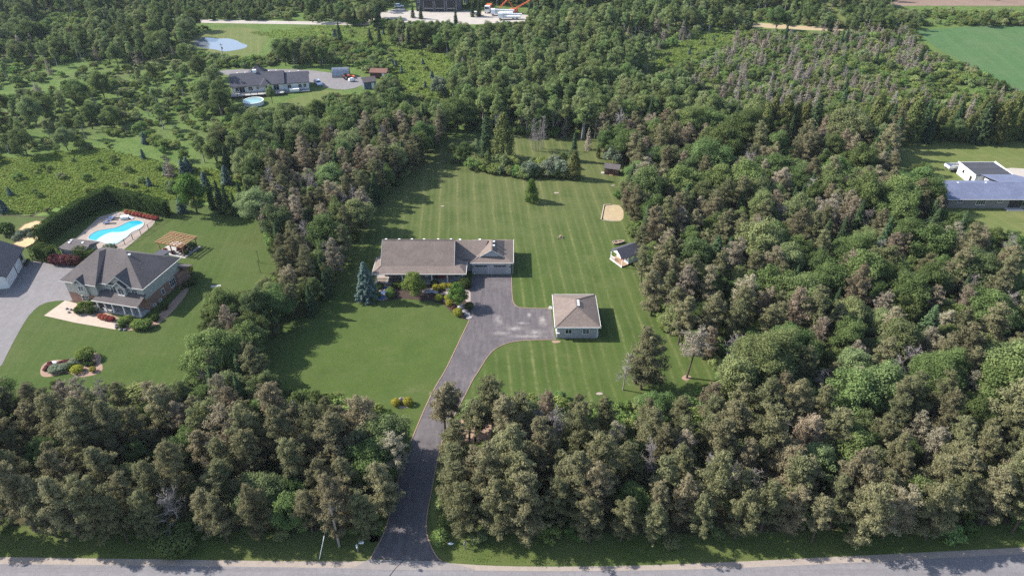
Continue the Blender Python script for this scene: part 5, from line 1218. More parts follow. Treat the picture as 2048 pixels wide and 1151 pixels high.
def front_gable(x0, x1, y, zb, rise, back, siding='siding_sage'):
    xm = (x0+x1)/2
    MB().add([(x0,y,zb),(x1,y,zb),(xm,y,zb+rise),(x0,y+.1,zb),(x1,y+.1,zb),(xm,y+.1,zb+rise)], [(0,1,2),(5,4,3),(0,3,4,1),(1,4,5,2),(2,5,3,0)]).build('gable_wall', M[siding], h2)
    e = 0.3; zz = zb-e*rise/((x1-x0)/2)+.1
    roof_planes(h2, 'gable_roof', M['roof_grey'], [((x0-e,y+.1,zz),(x0-e,y-.35,zz),(xm,y-.35,zb+rise+.1),(xm,y+back,zb+rise+.1)), ((x1+e,y-.35,zz),(x1+e,y+.1,zz),(xm,y+back,zb+rise+.1),(xm,y-.35,zb+rise+.1))], .1)
    m = MB()
    for s, xx in ((-1, x0-e), (1, x1+e)): m.beam((xm,y-.38,zb+rise+.02), (xx,y-.38,zz-.06), .06, .2)
    m.build('rake_board', M['trim'], h2)
part(h2, 'bay', M['siding_sage'], (2.6,5.2,-0.95,-0.4,2.75,5.5)); front_gable(2.6, 5.2, -0.95, 5.3, 1.25, 2.6)
front_gable(9.2, 15.0, 0.4, 5.3, 2.35, 4.2)
part(h2, 'bay', M['siding_sage'], (11.3,13.5,-0.1,0.6,2.75,5.6)); front_gable(11.2, 13.6, -0.1, 5.55, 1.05, 1.6)
roof_planes(h2, 'porch_roof', M['roof_grey'], [((6.8,-2.3,2.85),(17.2,-2.3,2.85),(17.2,0.75,3.95),(8.2,0.75,3.95)), ((6.8,0.4,2.85),(6.8,-2.3,2.85),(8.2,0.75,3.95)), ((17.2,-2.3,2.85),(17.3,0.6,3.9),(17.2,0.75,3.95))], .12)
m = MB(); m.box(6.78,17.25,-2.42,-2.3,2.7,2.86); m.box(xa,7.75,-1.15,-1.05,ze-.15,ze); m.box(7.75,xb,0.0,0.1,ze-.15,ze); m.box(xb,xb+.1,0.0,yb,ze-.15,ze); m.build('gutter', M['trim'], h2)
part(h2, 'porch_floor', M['concrete'], (7.3,17.0,-2.0,0.6,0,0.35))
for xx in (7.5, 9.2, 10.9, 13.4, 15.2, 16.9): part(h2, 'column', M['white'], (xx-.11,xx+.11,-1.95,-1.73,0.35,2.72), (xx-.16,xx+.16,-2.0,-1.68,0.35,0.55))
for xx, w, yy in ((3.9,1.1,-.95),(10.1,1.2,.57),(14.9,1.2,.57)): window(h2, 'f', xx, yy, 3.75, w, 1.0, 2, 2)
window(h2, 'f', 12.4, -.1, 3.7, 1.3, 1.0, 2, 2, 'white', True); MB().box(11.6,13.2,-.35,-.1,3.45,3.58).build('sill', M['white'], h2)
for xx in (9.5, 13.9): window(h2, 'f', xx, .6, 1.0, 1.3, 1.3, 2, 2)
window(h2, 'f', 3.6, -.5, .9, 1.5, 1.3, 2, 2); dd = part(h2, 'door', M['brown_boards'], (11.2,12.3,.52,.6,.36,2.5)); part(dd, 'handle', M['metal'], (12.1,12.17,.45,.52,1.3,1.42))
window(h2, 'r', 5.4, 16.9, .9, .7, 1.1, 1, 2); window(h2, 'r', 8.6, 16.9, .8, 1.6, 1.6, 3, 2)
for yy in (2.2, 4.0): window(h2, 'r', yy, 16.9, .15, .6, .35, 1, 1)
# rear sunroom and bay that stand past the right-hand back corner
part(h2, 'rear_wing', M['brick_red'], (13.2,17.6,9.6,13.2,0,2.8)); roof_planes(h2, 'rear_roof', M['roof_grey'], [((12.9,11.0,3.9),(12.9,13.8,2.9),(18.6,13.8,2.9),(18.6,11.0,3.9))], .12)
MB().box(11.3,13.0,11.4,14.2,0,5.2).build('rear_bay', M['siding_sage'], h2); roof_planes(h2, 'bay_roof', M['roof_slate'], [((11.0,11.2,5.7),(13.4,11.2,5.7),(13.4,14.6,5.2),(11.0,14.6,5.2))], .12)
vent(h2, 11.3, 5.9, 9.0)
def h2w(x, y): p = rot2((x, y), HR); return (p[0]+HO[0], p[1]+HO[1])
# patio and bed in front
sheet('patio', px((88,631),(130,601),(152,606),(205,632),(237,646),(231,659),(150,645)), 0.045, M['paver'], 0, 'structure', 'pale paved patio below the brick house', 'patio')
sheet('garden_bed', px((150,606),(175,610),(205,622),(250,640),(290,645),(320,630),(372,572),(380,580),(345,625),(310,655),(260,662),(238,658),(232,645),(200,632),(160,625)), 0.05, M['gravel_bed'], 1, 'structure', 'gravel planting bed round the brick house', 'garden bed')
pb = [('bright_shrub',172,620,2.2,'bushy green shrub left of the brick porch'),('green_ball',160,626,1.5,'dark shrub at patio corner below left house wall'),('green_ball',183,626,1.5,'round dark shrub by first porch column'),('silver_ball',194,622,1.3,'grey shrub against the brick porch step'),('bright_shrub',188,614,2.0,'light green shrub behind the round dark shrub'),
 ('red_ball',203,636,1.0,'red shrub before brick porch, first from left'),('red_ball',210,638,1.0,'red shrub before brick porch, second from left'),('red_ball',217,640,1.0,'red shrub before brick porch, third from left'),('red_ball',225,641,1.0,'red shrub before brick porch, fourth from left'),
 ('bright_ball',248,648,1.5,'green shrub under right porch column, upper left'),('bright_ball',258,645,1.6,'green shrub under right porch column, upper right'),('green_ball',246,655,1.1,'low dark shrub under right porch column'),('bright_ball',278,656,1.7,'large rounded green shrub at right house corner, left half'),('bright_ball',293,655,1.7,'large rounded green shrub at right house corner, right half'),
 ('green_ball',312,640,1.3,'dark shrub in the shade right of brick house'),('green_ball',330,618,1.2,'dark shrub along shaded brick side wall'),('gold_ball',374,548,2.2,'big golden bush at back corner of brick house'),('gold_ball',366,545,1.8,'smaller golden bush beside the big golden bush'),('green_ball',386,568,1.5,'dark green bush below the golden bushes'),('green_ball',374,573,1.2,'low green bush by the brick back corner')]
for k, x, y, h, lab in pb: at_plant(k, x, y, h, lab, 'shrub', 'shrubs round the brick house', 1.25 if 'large' in lab else 1.0)
rg = random.Random(9)
for i, (x, y) in enumerate(((134,618),(138,625),(142,620),(233,650),(241,660),(250,660),(232,655))):
    g_ = at(x, y); o = MB().rock((0,0,.12), .35, .3, .25, rg, 7, 4).build('bed_stone', M['stone']); o.location = (*g_, .04); tag(o, 'small brown stone by the brick house patio, %s from left' % ORD[sorted([134,138,142,233,241,250,232]).index(x)], 'stone', 'patio stones')

# ---------------------------------------------------------------- building at the left edge
lbq = thing('garage', 'cream garage building with dark roof cut by the left edge', 'garage', (-107.2, 133.2), math.radians(-76))
# local x points along the doors wall towards the camera side, local -y... the wall faces +y (towards the drive)
part(lbq, 'wall', M['siding_white'], (0,11.0,-9.0,0,0,2.9))
roof_planes(lbq, 'roof', M['roof_slate'], [((-.5,.5,2.95),(11.5,.5,2.95),(11.5,-4.5,6.2),(-.5,-4.5,6.2)), ((11.5,-9.5,2.95),(-.5,-9.5,2.95),(-.5,-4.5,6.2),(11.5,-4.5,6.2))])
for xx in (3.6, 7.2):
    g = MB().box(xx-1.3, xx+1.3, 0, .06, .05, 2.3).build('garage_door', M['white'], lbq)
    for r_ in range(4): MB().box(xx-1.2, xx+1.2, .06, .085, .1+r_*.55, .58+r_*.55).build('panel', M['white'], g)
    MB().box(xx-1.55, xx-1.38, 0, .08, .05, 2.5).build('door_frame', M['dark_metal'], g)
window(lbq, 'k', 1.3, 0, 1.2, .8, .9, 2, 2, 'dark_metal')
m = MB(); gable_wall(m, 0.0, -9.0, 0, 2.9, 3.0, .1); m.build('gable_wall', M['siding_white'], lbq)
for i, xx in enumerate((0.4, 2.0)):
    p = rot2((xx, .6), math.radians(-76)); plant('green_ball', -107.2+p[0], 133.2+p[1], .7, ('small dark bush at cream garage corner', 'small dark bush between window and door of cream garage')[i], 'shrub')

# ---------------------------------------------------------------- pool, hedge, fence
deck = sheet('pool_deck', px((130,497),(150,478),(214,420),(300,432),(318,440),(262,488),(236,508),(190,505)), 0.03, M['flag'], 1, 'structure', 'tan deck round the swimming pool', 'pool deck')
pool_px = [(140+a/7.673, 410+b/7.673) for a, b in ((270,500),(330,440),(430,390),(560,370),(680,355),(780,320),(840,280),(930,245),(1040,235),(1120,255),(1140,300),(1090,355),(1000,395),(920,435),(880,490),(780,560),(680,615),(560,600),(480,565),(380,550),(300,540))]
led_px = [(140+a/7.673, 410+b/7.673) for a, b in ((390,548),(470,490),(560,440),(640,415),(740,420),(860,400),(950,345),(1128,275),(1138,300),(1088,353),(998,393),(918,433),(878,488),(778,558),(680,612),(560,598),(482,564))]
pc = at(232, 470); sp = thing('swimming_pool', 'kidney-shaped turquoise swimming pool with pale shallow ledge', 'swimming pool', pc)
PL = smooth_loop(px(*pool_px), 2); LL = smooth_loop(px(*led_px), 2)
MB().poly([(p[0]-pc[0], p[1]-pc[1], .05) for p in PL][::-1]).build('water', M['pool_water'], sp); MB().poly([(p[0]-pc[0], p[1]-pc[1], .056) for p in LL][::-1]).build('shallow_ledge', M['pool_shallow'], sp)
m = MB(); q = PL+[PL[0]]
for a, b in zip(q[:-1], q[1:]): m.beam((a[0]-pc[0], a[1]-pc[1], .07), (b[0]-pc[0], b[1]-pc[1], .07), .28, .1)
m.build('coping', M['concrete'], sp)
for xx, yy in ((-3.1, 7.2),): pass
g_ = at(252, 446); sl = thing('pool_slide', 'white pool slide at the far side of the water', 'pool slide', (g_[0]-1.2, g_[1]+2.2), .2)
part(sl, 'platform', M['white'], (-.9,.9,-.6,.6,.05,.7)); m = MB(); m.beam((.9,0,.65), (2.0,-.6,.12), .7, .1); m.build('chute', M['white'], sl); part(sl, 'rail', M['metal'], (-.9,-.84,-.6,-.54,.7,1.3), (-.9,-.84,.54,.6,.7,1.3), (-.9,-.84,-.6,.6,1.3,1.36))
for i, (x, y, rz) in enumerate(((224,447,.3),(229,440,.5),(235,436,.3))):
    g_ = at(x, y); t = thing('sun_lounger', 'blue lounger in hedge shade by the pool, %s of three' % ('nearest','middle','farthest')[i], 'lounger', (g_[0]-1, g_[1], .03), rz, 'pool loungers')
    part(t, 'bed', M['blue_cloth'], (-.95,.45,-.35,.35,.3,.38)); m = MB(); m.add([(.45,-.35,.3),(1.05,-.35,.75),(1.05,.35,.75),(.45,.35,.3),(.45,-.35,.38),(1.02,-.35,.83),(1.02,.35,.83),(.45,.35,.38)], [(0,3,2,1),(4,5,6,7),(0,1,5,4),(1,2,6,5),(2,3,7,6),(3,0,4,7)]); m.build('backrest', M['blue_cloth'], t)
    for sx in (-.85, .4):
        for sy in (-.33, .27): part(t, 'leg', M['metal'], (sx,sx+.05,sy,sy+.05,0,.3))
def hedge(label, line, w, h, seed, name='hedge'):
    r = np.random.default_rng(seed); base = np.array(line[0]); t = thing(name, label, 'hedge', line[0]); L_ = Leaves(r); core = MB()
    for a, b in zip(line[:-1], line[1:]):
        a = np.array(a)-base; b = np.array(b)-base; d = b-a; ln = np.linalg.norm(d); d = d/ln; nx = np.array([-d[1], d[0]])
        core.beam((a[0]-d[0]*.0, a[1], h*.46), (b[0], b[1], h*.46), w*.72, h*.9)
        per = 2*h+w; n = int(ln*per*68)
        u = r.random(n)*(ln+w*.7)-w*.35; s = r.random(n)*per
        side = np.where(s < h, -1.0, np.where(s < h+w, (s-h)/w*2-1, 1.0)); z = np.where(s < h, s, np.where(s < h+w, h, s-h-w))
        ontop = (s >= h) & (s < h+w)
        bump = .12*np.sin(u*2.1+z*1.7)+.1*np.sin(u*.9+2)+r.normal(size=n)*.09
        off = side*(w/2)+np.where(ontop, 0, np.sign(side)*bump); zz = z+np.where(ontop, bump+.05, 0)
        p = np.stack([a[0]+d[0]*u+nx[0]*off, a[1]+d[1]*u+nx[1]*off, np.maximum(zz, .05)], 1)
        nm = np.where(ontop[:, None], np.array([0, 0, 1.0]), np.stack([nx[0]*np.sign(side), nx[1]*np.sign(side), .2*np.ones(n)], 1))+r.normal(size=(n, 3))*.5
        sz = .7+.6*r.random(n); L_.scatter(p, nm, .15*sz, .085*sz, np.clip(r.normal(size=n)*.25+.5, 0, 1))
    core.build('core', M['hedge'], t); link('foliage', L_.mesh('hedge_foliage', M['hedge']), t); return t
hedge('tall clipped cedar hedge wrapping the pool', [at(86,487), at(120,462), at(170,431), at(222,404), at(280,418), at(336,432)], 1.9, 4.1, 5)
hedge('block of clipped hedge left of the pool house', [at(80,515), at(110,521)], 2.6, 3.2, 6)
hedge('clipped hedge block right of the pool house', [at(162,518), at(190,524)], 2.0, 2.8, 7)
for i, (x, y, h) in enumerate(((112,527,2.3),(122,528,2.2),(133,528,2.3),(145,529,2.2),(155,528,2.0))): at_plant('burgundy_ball', x, y, h, 'burgundy bush before the pool house, %s from left' % ORD[i], 'shrub', 'burgundy bushes', .85)
at_plant('silver_ball', 221, 504, 1.9, 'grey-green bush behind the brick house ridge by pool', 'shrub', None, 1.3)
for i in range(9): at_plant('red_ball', 255+i*7.3, 427.5+i*1.55, 1.05, 'red shrub at hedge foot beyond the pool, %s from left' % ORD[i], 'shrub', 'row of red poolside shrubs', 1.0)
ph_px = [(a/7.195, 400+b/7.195) for a, b in ((900,560),(1380,610),(1130,730),(830,690))]
qh = [at(x, y, 2.6) for x, y in ph_px]; c0 = qh[3]; ang = math.atan2(qh[2][1]-qh[3][1], qh[2][0]-qh[3][0])
pk = thing('pool_house', 'low pool house with grey roof beside the hedge', 'pool house', (c0[0]+.3, c0[1]+.3), ang)
part(pk, 'wall', M['siding_sage'], (0,6.2,0,3.6,0,2.45)); roof_planes(pk, 'roof', M['roof_grey'], [((-.4,-.4,2.5),(6.7,-.4,2.5),(6.2,2.0,3.05),(.3,2.0,3.05)), ((6.7,-.4,2.5),(6.7,4.2,2.5),(6.2,2.0,3.05)), ((6.7,4.2,2.5),(-.4,4.2,2.5),(.3,2.0,3.05),(6.2,2.0,3.05)), ((-.4,4.2,2.5),(-.4,-.4,2.5),(.3,2.0,3.05))], .12)
for xx, yy in ((1.3, 1.6), (4.2, 2.2), (1.0, 2.5)): vent(pk, xx, yy, 2.95)
fp = [(140+a/7.673, 410+b/7.673) for a, b in ((705,660),(845,605),(970,535),(1095,460),(1210,380),(1325,300),(1430,230))]
FP = px(*fp); fe = thing('pool_fence', 'black metal fence with slim posts along the pool lawn', 'fence', FP[0])
for p in FP: MB().box(p[0]-FP[0][0]-.05, p[0]-FP[0][0]+.05, p[1]-FP[0][1]-.05, p[1]-FP[0][1]+.05, 0, 1.5).build('post', M['dark_metal'], fe)
for a, b in zip(FP[:-1], FP[1:]):
    m = MB()
    for zz in (.15, 1.35): m.beam((a[0]-FP[0][0], a[1]-FP[0][1], zz), (b[0]-FP[0][0], b[1]-FP[0][1], zz), .035, .04)
    n = 14
    for k in range(1, n): f = k/n; xx = a[0]+(b[0]-a[0])*f-FP[0][0]; yy = a[1]+(b[1]-a[1])*f-FP[0][1]; m.tube((xx, yy, .15), (xx, yy, 1.35), .008, .008, 3)
    m.build('mesh_panel', M['dark_metal'], fe)
# pergola
pp = px((322,503),(369,513),(393,495)); PA = math.atan2(pp[1][1]-pp[0][1], pp[1][0]-pp[0][0])
pg = thing('pergola', 'cedar pergola with open slatted top over a stone patio', 'pergola', pp[0], PA); PW, PD = 6.5, 4.2
for x in (0, PW/2, PW):
    for y in (0, PD): part(pg, 'post', M['cedar_wood'], (x-.09,x+.09,y-.09,y+.09,0,2.4))
for y in (0, PD): part(pg, 'beam', M['cedar_wood'], (-.5,PW+.5,y-.15,y-.10,2.3,2.52)); part(pg, 'beam', M['cedar_wood'], (-.5,PW+.5,y+.10,y+.15,2.3,2.52))
for k in range(8): x = -.2+k*(PW+.4)/7; part(pg, 'rafter', M['cedar_wood'], (x-.05,x+.05,-.6,PD+.6,2.53,2.72))
for k in range(9): y = -.35+k*(PD+.7)/8; part(pg, 'slat', M['cedar_wood'], (-.4,PW+.4,y-.06,y+.06,2.73,2.8))
sheet('pergola_patio', [(pp[0][0]+rot2(q, PA)[0], pp[0][1]+rot2(q, PA)[1]) for q in ((-.5,-.6),(PW+.6,-.6),(PW+.6,PD+.6),(-.5,PD+.6))], .04, M['concrete'], 0, 'structure', 'pale stone patio under the pergola', 'patio')
for i, (x, y, k, h, lab) in enumerate(((1.0,.3,'red_ball',.9,'red potted plant at left pergola post'),(PW*.5,.2,'burgundy_ball',.8,'dark potted plant at middle pergola post'),(PW*.72,1.6,'burgundy_ball',1.8,'purple-leaved bush inside the pergola'),(PW-.6,3.2,'green_ball',1.7,'dark bush at right back of the pergola'),(PW-.3,1.0,'green_ball',1.0,'low dark bush at right pergola post'))):
    p = rot2((x, y), PA); plant(k, pp[0][0]+p[0], pp[0][1]+p[1], h, lab, 'shrub')
# flower island on the left front lawn
sheet('flower_bed', px((80,742),(84,730),(96,722),(112,719),(140,720),(160,714),(166,708),(185,706),(198,706),(204,716),(200,724),(206,730),(205,742),(190,750),(155,755),(145,747),(128,744),(115,750),(95,754),(82,752)), .03, M['gravel_bed'], 2, 'structure', 'curved pinkish gravel flower bed on left lawn', 'flower bed')
fb = [('bright_ball',174,717,2.2,'round clipped green shrub on the curved flower bed',1.2),('gold_ball',187,742,1.0,'bright yellow shrub on the curved flower bed',.9),('gold_ball',156,743,1.2,'dull gold shrub at middle of curved flower bed',1.4),('silver_ball',112,742,1.1,'silvery plant on curved flower bed, left',1.7),('silver_ball',128,739,1.1,'silvery plant on curved flower bed, centre left',1.6),('green_ball',143,737,1.0,'green plant on curved flower bed beside gold shrub',1.4),('silver_ball',152,727,1.1,'grey-green plant behind the dull gold shrub',1.6),('green_ball',175,728,.8,'dark plant below the round clipped shrub',1.5),('green_ball',186,729,.7,'small grey plant right end of curved flower bed',1.3)]
for k, x, y, h, lab, w in fb: at_plant(k, x, y, h, lab, 'shrub', 'plants on the curved flower bed', w)
for i, (x, y) in enumerate(((91.5,740),(95,734.5),(100,728),(102.5,733),(121,727),(129,724.5),(137,723.5),(139,726.5),(147,721.5))): at_plant('burgundy_ball', x, y, .55, 'crimson flower clump on curved flower bed, %s from left' % ORD[i], 'flowers', 'crimson flower clumps', 1.3)
for i, (x, y) in enumerate(((110,726),(168,726))):
    g_ = at(x, y); o = MB().rock((0,0,.15), .6, .3, .22, random.Random(i+5), 7, 4).build('pale_stone', M['white']); o.location = (*g_, .03); tag(o, 'long pale stone on curved flower bed, %s' % ('left one', 'right one')[i], 'stone')
# vegetable garden behind the hedge
for i, (pts, mt, lab) in enumerate((([(36,462),(50,450),(72,443),(92,447),(66,461)],'straw','upper straw-covered vegetable bed behind the hedge'), ([(28,489),(48,475),(82,473),(66,489),(52,496),(42,494)],'straw','lower straw-covered vegetable bed near cream garage'), ([(66,464),(94,448),(104,450),(94,462),(80,466)],'mulch','bare soil vegetable bed beside the hedge'), ([(88,460),(112,446),(118,448),(100,462)],'gravel','pale covered row beside the hedge'))):
    P_ = px(*pts); c0 = P_[0]; t = thing('vegetable_bed', lab, 'garden bed', c0, 0, 'vegetable beds')
    MB().prism([(p[0]-c0[0], p[1]-c0[1]) for p in P_], 0, .22).build('soil', M[mt], t)
    m = MB(); q = P_+[P_[0]]
    for a, b in zip(q[:-1], q[1:]): m.beam((a[0]-c0[0], a[1]-c0[1], .14), (b[0]-c0[0], b[1]-c0[1], .14), .12, .28)
    m.build('timber_frame', M['wood'], t)
for i, (x, y, h, k) in enumerate(((17,468,2.8,'green_ball'),(42,474,1.5,'silver_ball'),(57,468,1.5,'silver_ball'),(33,481,1.3,'silver_ball'),(62,474,1.1,'silver_ball'))): at_plant(k, x, y, h, ('dark round bush left of the vegetable beds', 'grey bush between straw beds, left', 'grey bush between straw beds, upper right', 'grey bush nearest the cream garage roof', 'small grey bush right of the straw beds')[i], 'shrub')
g_ = at(126.5, 442); t = thing('satellite_dish', 'white dish on a short post beside the hedge top', 'satellite dish', g_); MB().tube((0,0,0), (0,0,1.6), .04, .04, 6).build('post', M['metal'], t); m = MB(); m.lathe([(.0,.0),(.25,.05),(.42,.16)], 14); o = m.build('dish', M['white'], t); o.location = (0,-.05,1.7); o.rotation_euler = (math.radians(55), 0, .4)
# clothes line posts and lawn details
for i, (x, y0_, y1_) in enumerate(((518.5,525,504),(521,545,523))):
    g_ = at(x, y0_); t = thing('line_post', ('upper', 'lower')[i]+' slim dark post on the left lawn by the tree belt', 'post', g_, 0, 'slim posts'); MB().tube((0,0,0), (0,0,3.0), .05, .04, 6).build('pole', M['dark_metal'], t); MB().box(-.35,.35,-.04,.04,2.85,2.93).build('crossbar', M['dark_metal'], t)
g_ = at(432, 572); o = MB().box(-1.0,1.0,-.35,.35,.012,.06).build('paving_slab', M['concrete']); o.location = (*g_, 0); o.rotation_euler = (0,0,.2); tag(o, 'pale paving slab on the left lawn near tree belt', 'slab')
# trees round the left lot
at_plant('ornamental_dark', 394, 428, 11.0, 'tall oval leafy tree on left lawn above the pergola', 'tree', None, .85)
for i, (x, y, h) in enumerate(((427,418,8.2),(445,425,9.0),(458,427,8.0),(490,432,9.5),(505,430,8.0),(473,430,6.5))): at_plant('spruce', x, y, h, 'dark spruce edging the left lawn above pergola, %s from left' % ORD[sorted([427,445,458,490,505,473]).index(x)], 'spruce', 'spruces above the pergola', .9)
for i, (x, y, h) in enumerate(((365,424,4.2),(335,350,3.6),(368,348,4.2),(378,345,4.5),(413,378,4.8),(455,368,5.2),(345,382,3.0),(500,395,4.5),(300,372,2.6))): at_plant('small_blue_spruce', x, y, h, 'blue-green young spruce in the meadow, %s from left' % ORD[sorted([365,335,368,378,413,455,345,500,300]).index(x)], 'spruce', 'young spruces in the meadow')
at_plant('silver', 560, 472, 6.5, 'silvery leafy tree at left face of the tree belt', 'tree', None, 1.1)

# ---------------------------------------------------------------- white bungalow beyond the trees
a0 = (-96.4, 241.2); b0 = (-71.6, 247.0); BA = math.atan2(b0[1]-a0[1], b0[0]-a0[0])
bg_ = thing('house', 'long white bungalow with slate roof and raised deck beyond the wood', 'house', a0, BA); BL = math.hypot(b0[0]-a0[0], b0[1]-a0[1])
part(bg_, 'wall', M['siding_white'], (0,17.0,0,10,0.0,3.2), (17.0,BL,.4,9,0.0,3.0)); part(bg_, 'basement_wall', M['brick_grey'], (-.05,17.05,-.05,10.05,0.0,.9))
gable_roof_x(bg_, 'roof', M['roof_slate'], -.6, 17.6, -.7, 10.7, 3.2, 2.9); gable_roof_x(bg_, 'roof', M['roof_slate'], 17.4, BL+.5, -.2, 9.6, 3.0, 2.4)
roof_planes(bg_, 'porch_roof', M['roof_slate'], [((9.4,-2.2,3.3),(12.8,-2.2,3.3),(11.1,0.6,5.0),(11.1,1.6,5.0)), ((12.8,-2.2,3.3),(12.8,.8,3.3),(11.1,1.6,5.0)), ((9.4,.8,3.3),(9.4,-2.2,3.3),(11.1,1.6,5.0))], .1)
hip_roof(bg_, 'rear_roof', M['roof_slate'], 4.5, 11.5, 9.0, 15.5, 3.4, 2.8); part(bg_, 'rear_wall', M['siding_white'], (5.0,11.0,10.1,15.0,0,3.4))
m = MB(); gable_wall(m, 16.95, -.4, 10.4, 3.1, 2.8, .1); gable_wall(m, BL-.05, .1, 9.3, 2.95, 2.3, .1); m.build('gable_wall', M['siding_white'], bg_)
MB().box(7.2,8.4,4.6,5.8,5.4,6.9).build('chimney', M['white'], bg_)
for xx in (2.0, 4.6, 12.5, 15.0, 19.5, 22.5): vent(bg_, xx, 5.2 if xx < 17 else 4.9, 6.0 if xx < 17 else 5.4)
for xx, w, hh, zz in ((1.6,1.0,1.2,1.4),(3.2,1.8,2.0,.75),(6.0,1.4,1.2,1.4),(8.4,.8,.8,1.7),(12.0,1.8,2.0,.75),(14.6,1.8,2.0,.75)): window(bg_, 'f', xx, 0, zz, w, hh, 2, 1)
for xx, w in ((19.0,1.2),(22.6,1.2),(24.2,.9)): window(bg_, 'f', xx, .4, 1.1, w, 1.2, 2, 1)
dk = part(bg_, 'deck', M['concrete'], (-.5,17.2,-3.6,-.05,.75,.95)); m = MB()
for xx in np.linspace(-.4, 17.1, 9): m.box(xx-.07,xx+.07,-3.55,-3.41,0,1.9)
m.build('deck_post', M['dark_metal'], dk); part(dk, 'railing', M['metal'], (-.4,17.1,-3.5,-3.44,1.82,1.9)); part(dk, 'skirt', M['dark_metal'], (-.3,17.0,-3.4,-3.3,.02,.74))
part(bg_, 'side_deck', M['metal'], (17.3,BL+.3,-2.2,.35,.25,.55)); part(bg_, 'hot_tub', M['white'], (19.0,22.2,-2.0,-.5,.55,1.35))
pc2 = at(508, 208); rp = thing('round_pool', 'round above-ground pool below the white bungalow deck', 'pool', pc2)
m = MB(); m.lathe([(3.3,0),(3.3,1.2)], 26); m.build('wall', M['white'], rp); MB().prism([(3.05*math.cos(k*.2417), 3.05*math.sin(k*.2417)) for k in range(26)], 1.2, 1.215).build('water', M['pale_water'], rp)
m = MB()
for k in range(26): a, b = k*.2417, (k+1)*.2417; m.beam((3.25*math.cos(a), 3.25*math.sin(a), 1.26), (3.25*math.cos(b), 3.25*math.sin(b), 1.26), .28, .08)
m.build('rim', M['white'], rp)
m = MB(); m.tube((-3.6,.5,0), (-3.6,.5,2.0), .05); m.tube((-3.6,-.4,0), (-3.6,-.4,2.0), .05); m.tube((-3.6,.5,2.0), (-2.8,.5,1.3), .05); m.tube((-3.6,-.4,2.0), (-2.8,-.4,1.3), .05); m.build('ladder', M['metal'], rp)
car('silver blue car parked beside the white bungalow', -69.8, 253.2, -1.05, M['car_silver'])
g_ = at(664, 152); qn = thing('quonset_hut', 'ribbed grey arched metal hut behind the white bungalow', 'hut', (-66.5, 262.5), .12)
m = MB(); n = 12; Lq, Rq, Hq = 6.2, 2.1, 3.2
for i in range(24):
    xx0, xx1 = i*Lq/24, (i+1)*Lq/24; k_ = 1.0 if i % 2 else .975
    for k in range(n):
        a, b = math.pi*k/n, math.pi*(k+1)/n
        m.poly([(xx0, Rq*k_*math.cos(a), Hq*k_*math.sin(a)), (xx1, Rq*k_*math.cos(a), Hq*k_*math.sin(a)), (xx1, Rq*k_*math.cos(b), Hq*k_*math.sin(b)), (xx0, Rq*k_*math.cos(b), Hq*k_*math.sin(b))])
m.build('arched_shell', M['metal'], qn); MB().poly([(Lq-.05, Rq*.97*math.cos(math.pi*k/n), Hq*.97*math.sin(math.pi*k/n)) for k in range(n+1)]).build('end_wall', M['dark_metal'], qn)
g_ = at(694, 158); tr = thing('tractor', 'orange loader tractor beside the arched metal hut', 'tractor', g_, .5)
part(tr, 'body', M['orange'], (-1.0,1.1,-.42,.42,.6,1.35)); part(tr, 'cab', M['dark_metal'], (-.9,-.1,-.5,.5,1.35,2.2)); m = MB(); m.beam((.6,-.6,1.3), (2.3,-.6,.7), .14, .2); m.beam((.6,.6,1.3), (2.3,.6,.7), .14, .2); m.build('loader_arm', M['orange'], tr); part(tr, 'bucket', M['orange'], (2.2,2.8,-.95,.95,.25,.85))
for x, r in ((-.6,.75),(.85,.5)):
    for s in (-1, 1): wheel(tr, x, s*.75, r, .36)
g_ = at(704, 163); o = MB().rock((0,0,.7), 1.3, .9, .8, random.Random(4), 9, 5).build('covered_machine', M['white']); o.location = (*g_, 0); tag(o, 'white tarped machine beside the orange tractor', 'machine')
def shed(label, x, y, w, d, hh, rise, rz, wall, roof):
    g_ = at(x, y); t = thing('shed', label, 'shed', g_, rz); part(t, 'wall', M[wall], (-w/2,w/2,0,d,0,hh)); gable_roof_x(t, 'roof', M[roof], -w/2-.3, w/2+.3, -.3, d+.3, hh, rise)
    m = MB(); gable_wall(m, w/2-.1, 0, d, hh, rise*.9, .1); gable_wall(m, -w/2, 0, d, hh, rise*.9, .1); m.build('gable_wall', M[wall], t); dd = part(t, 'door', M['white'], (w/2-1.6,w/2-.6,-.06,0,.05,2.1)); part(dd, 'handle', M['dark_metal'], (w/2-.75,w/2-.7,-.1,-.06,1.0,1.1)); return t
shed('blue-grey shed with white door right of the tractor', 741, 178, 4.2, 4.2, 2.6, 1.2, .35, 'siding_blue', 'roof_grey'); shed('low shed with red-brown roof behind the blue-grey shed', 757, 157, 6.0, 4.5, 2.2, .9, -.1, 'brown_boards', 'roof_red')
# utility pole by the pond
for i, (x, y, h, lab) in enumerate(((451,132,8.6,'slim utility pole between pond and white bungalow'),)):
    g_ = at(x, y); t = thing('utility_pole', lab, 'utility pole', g_); MB().tube((0,0,0), (0,0,h), .14, .1, 7).build('pole', M['pole_wood'], t); MB().box(-.7,.7,-.05,.05,h-.6,h-.48).build('crossarm', M['pole_wood'], t); MB().lathe([(.18,h-2.2),(.2,h-1.5),(.05,h-1.45)], 8, (.3,0)).build('transformer', M['metal'], t)
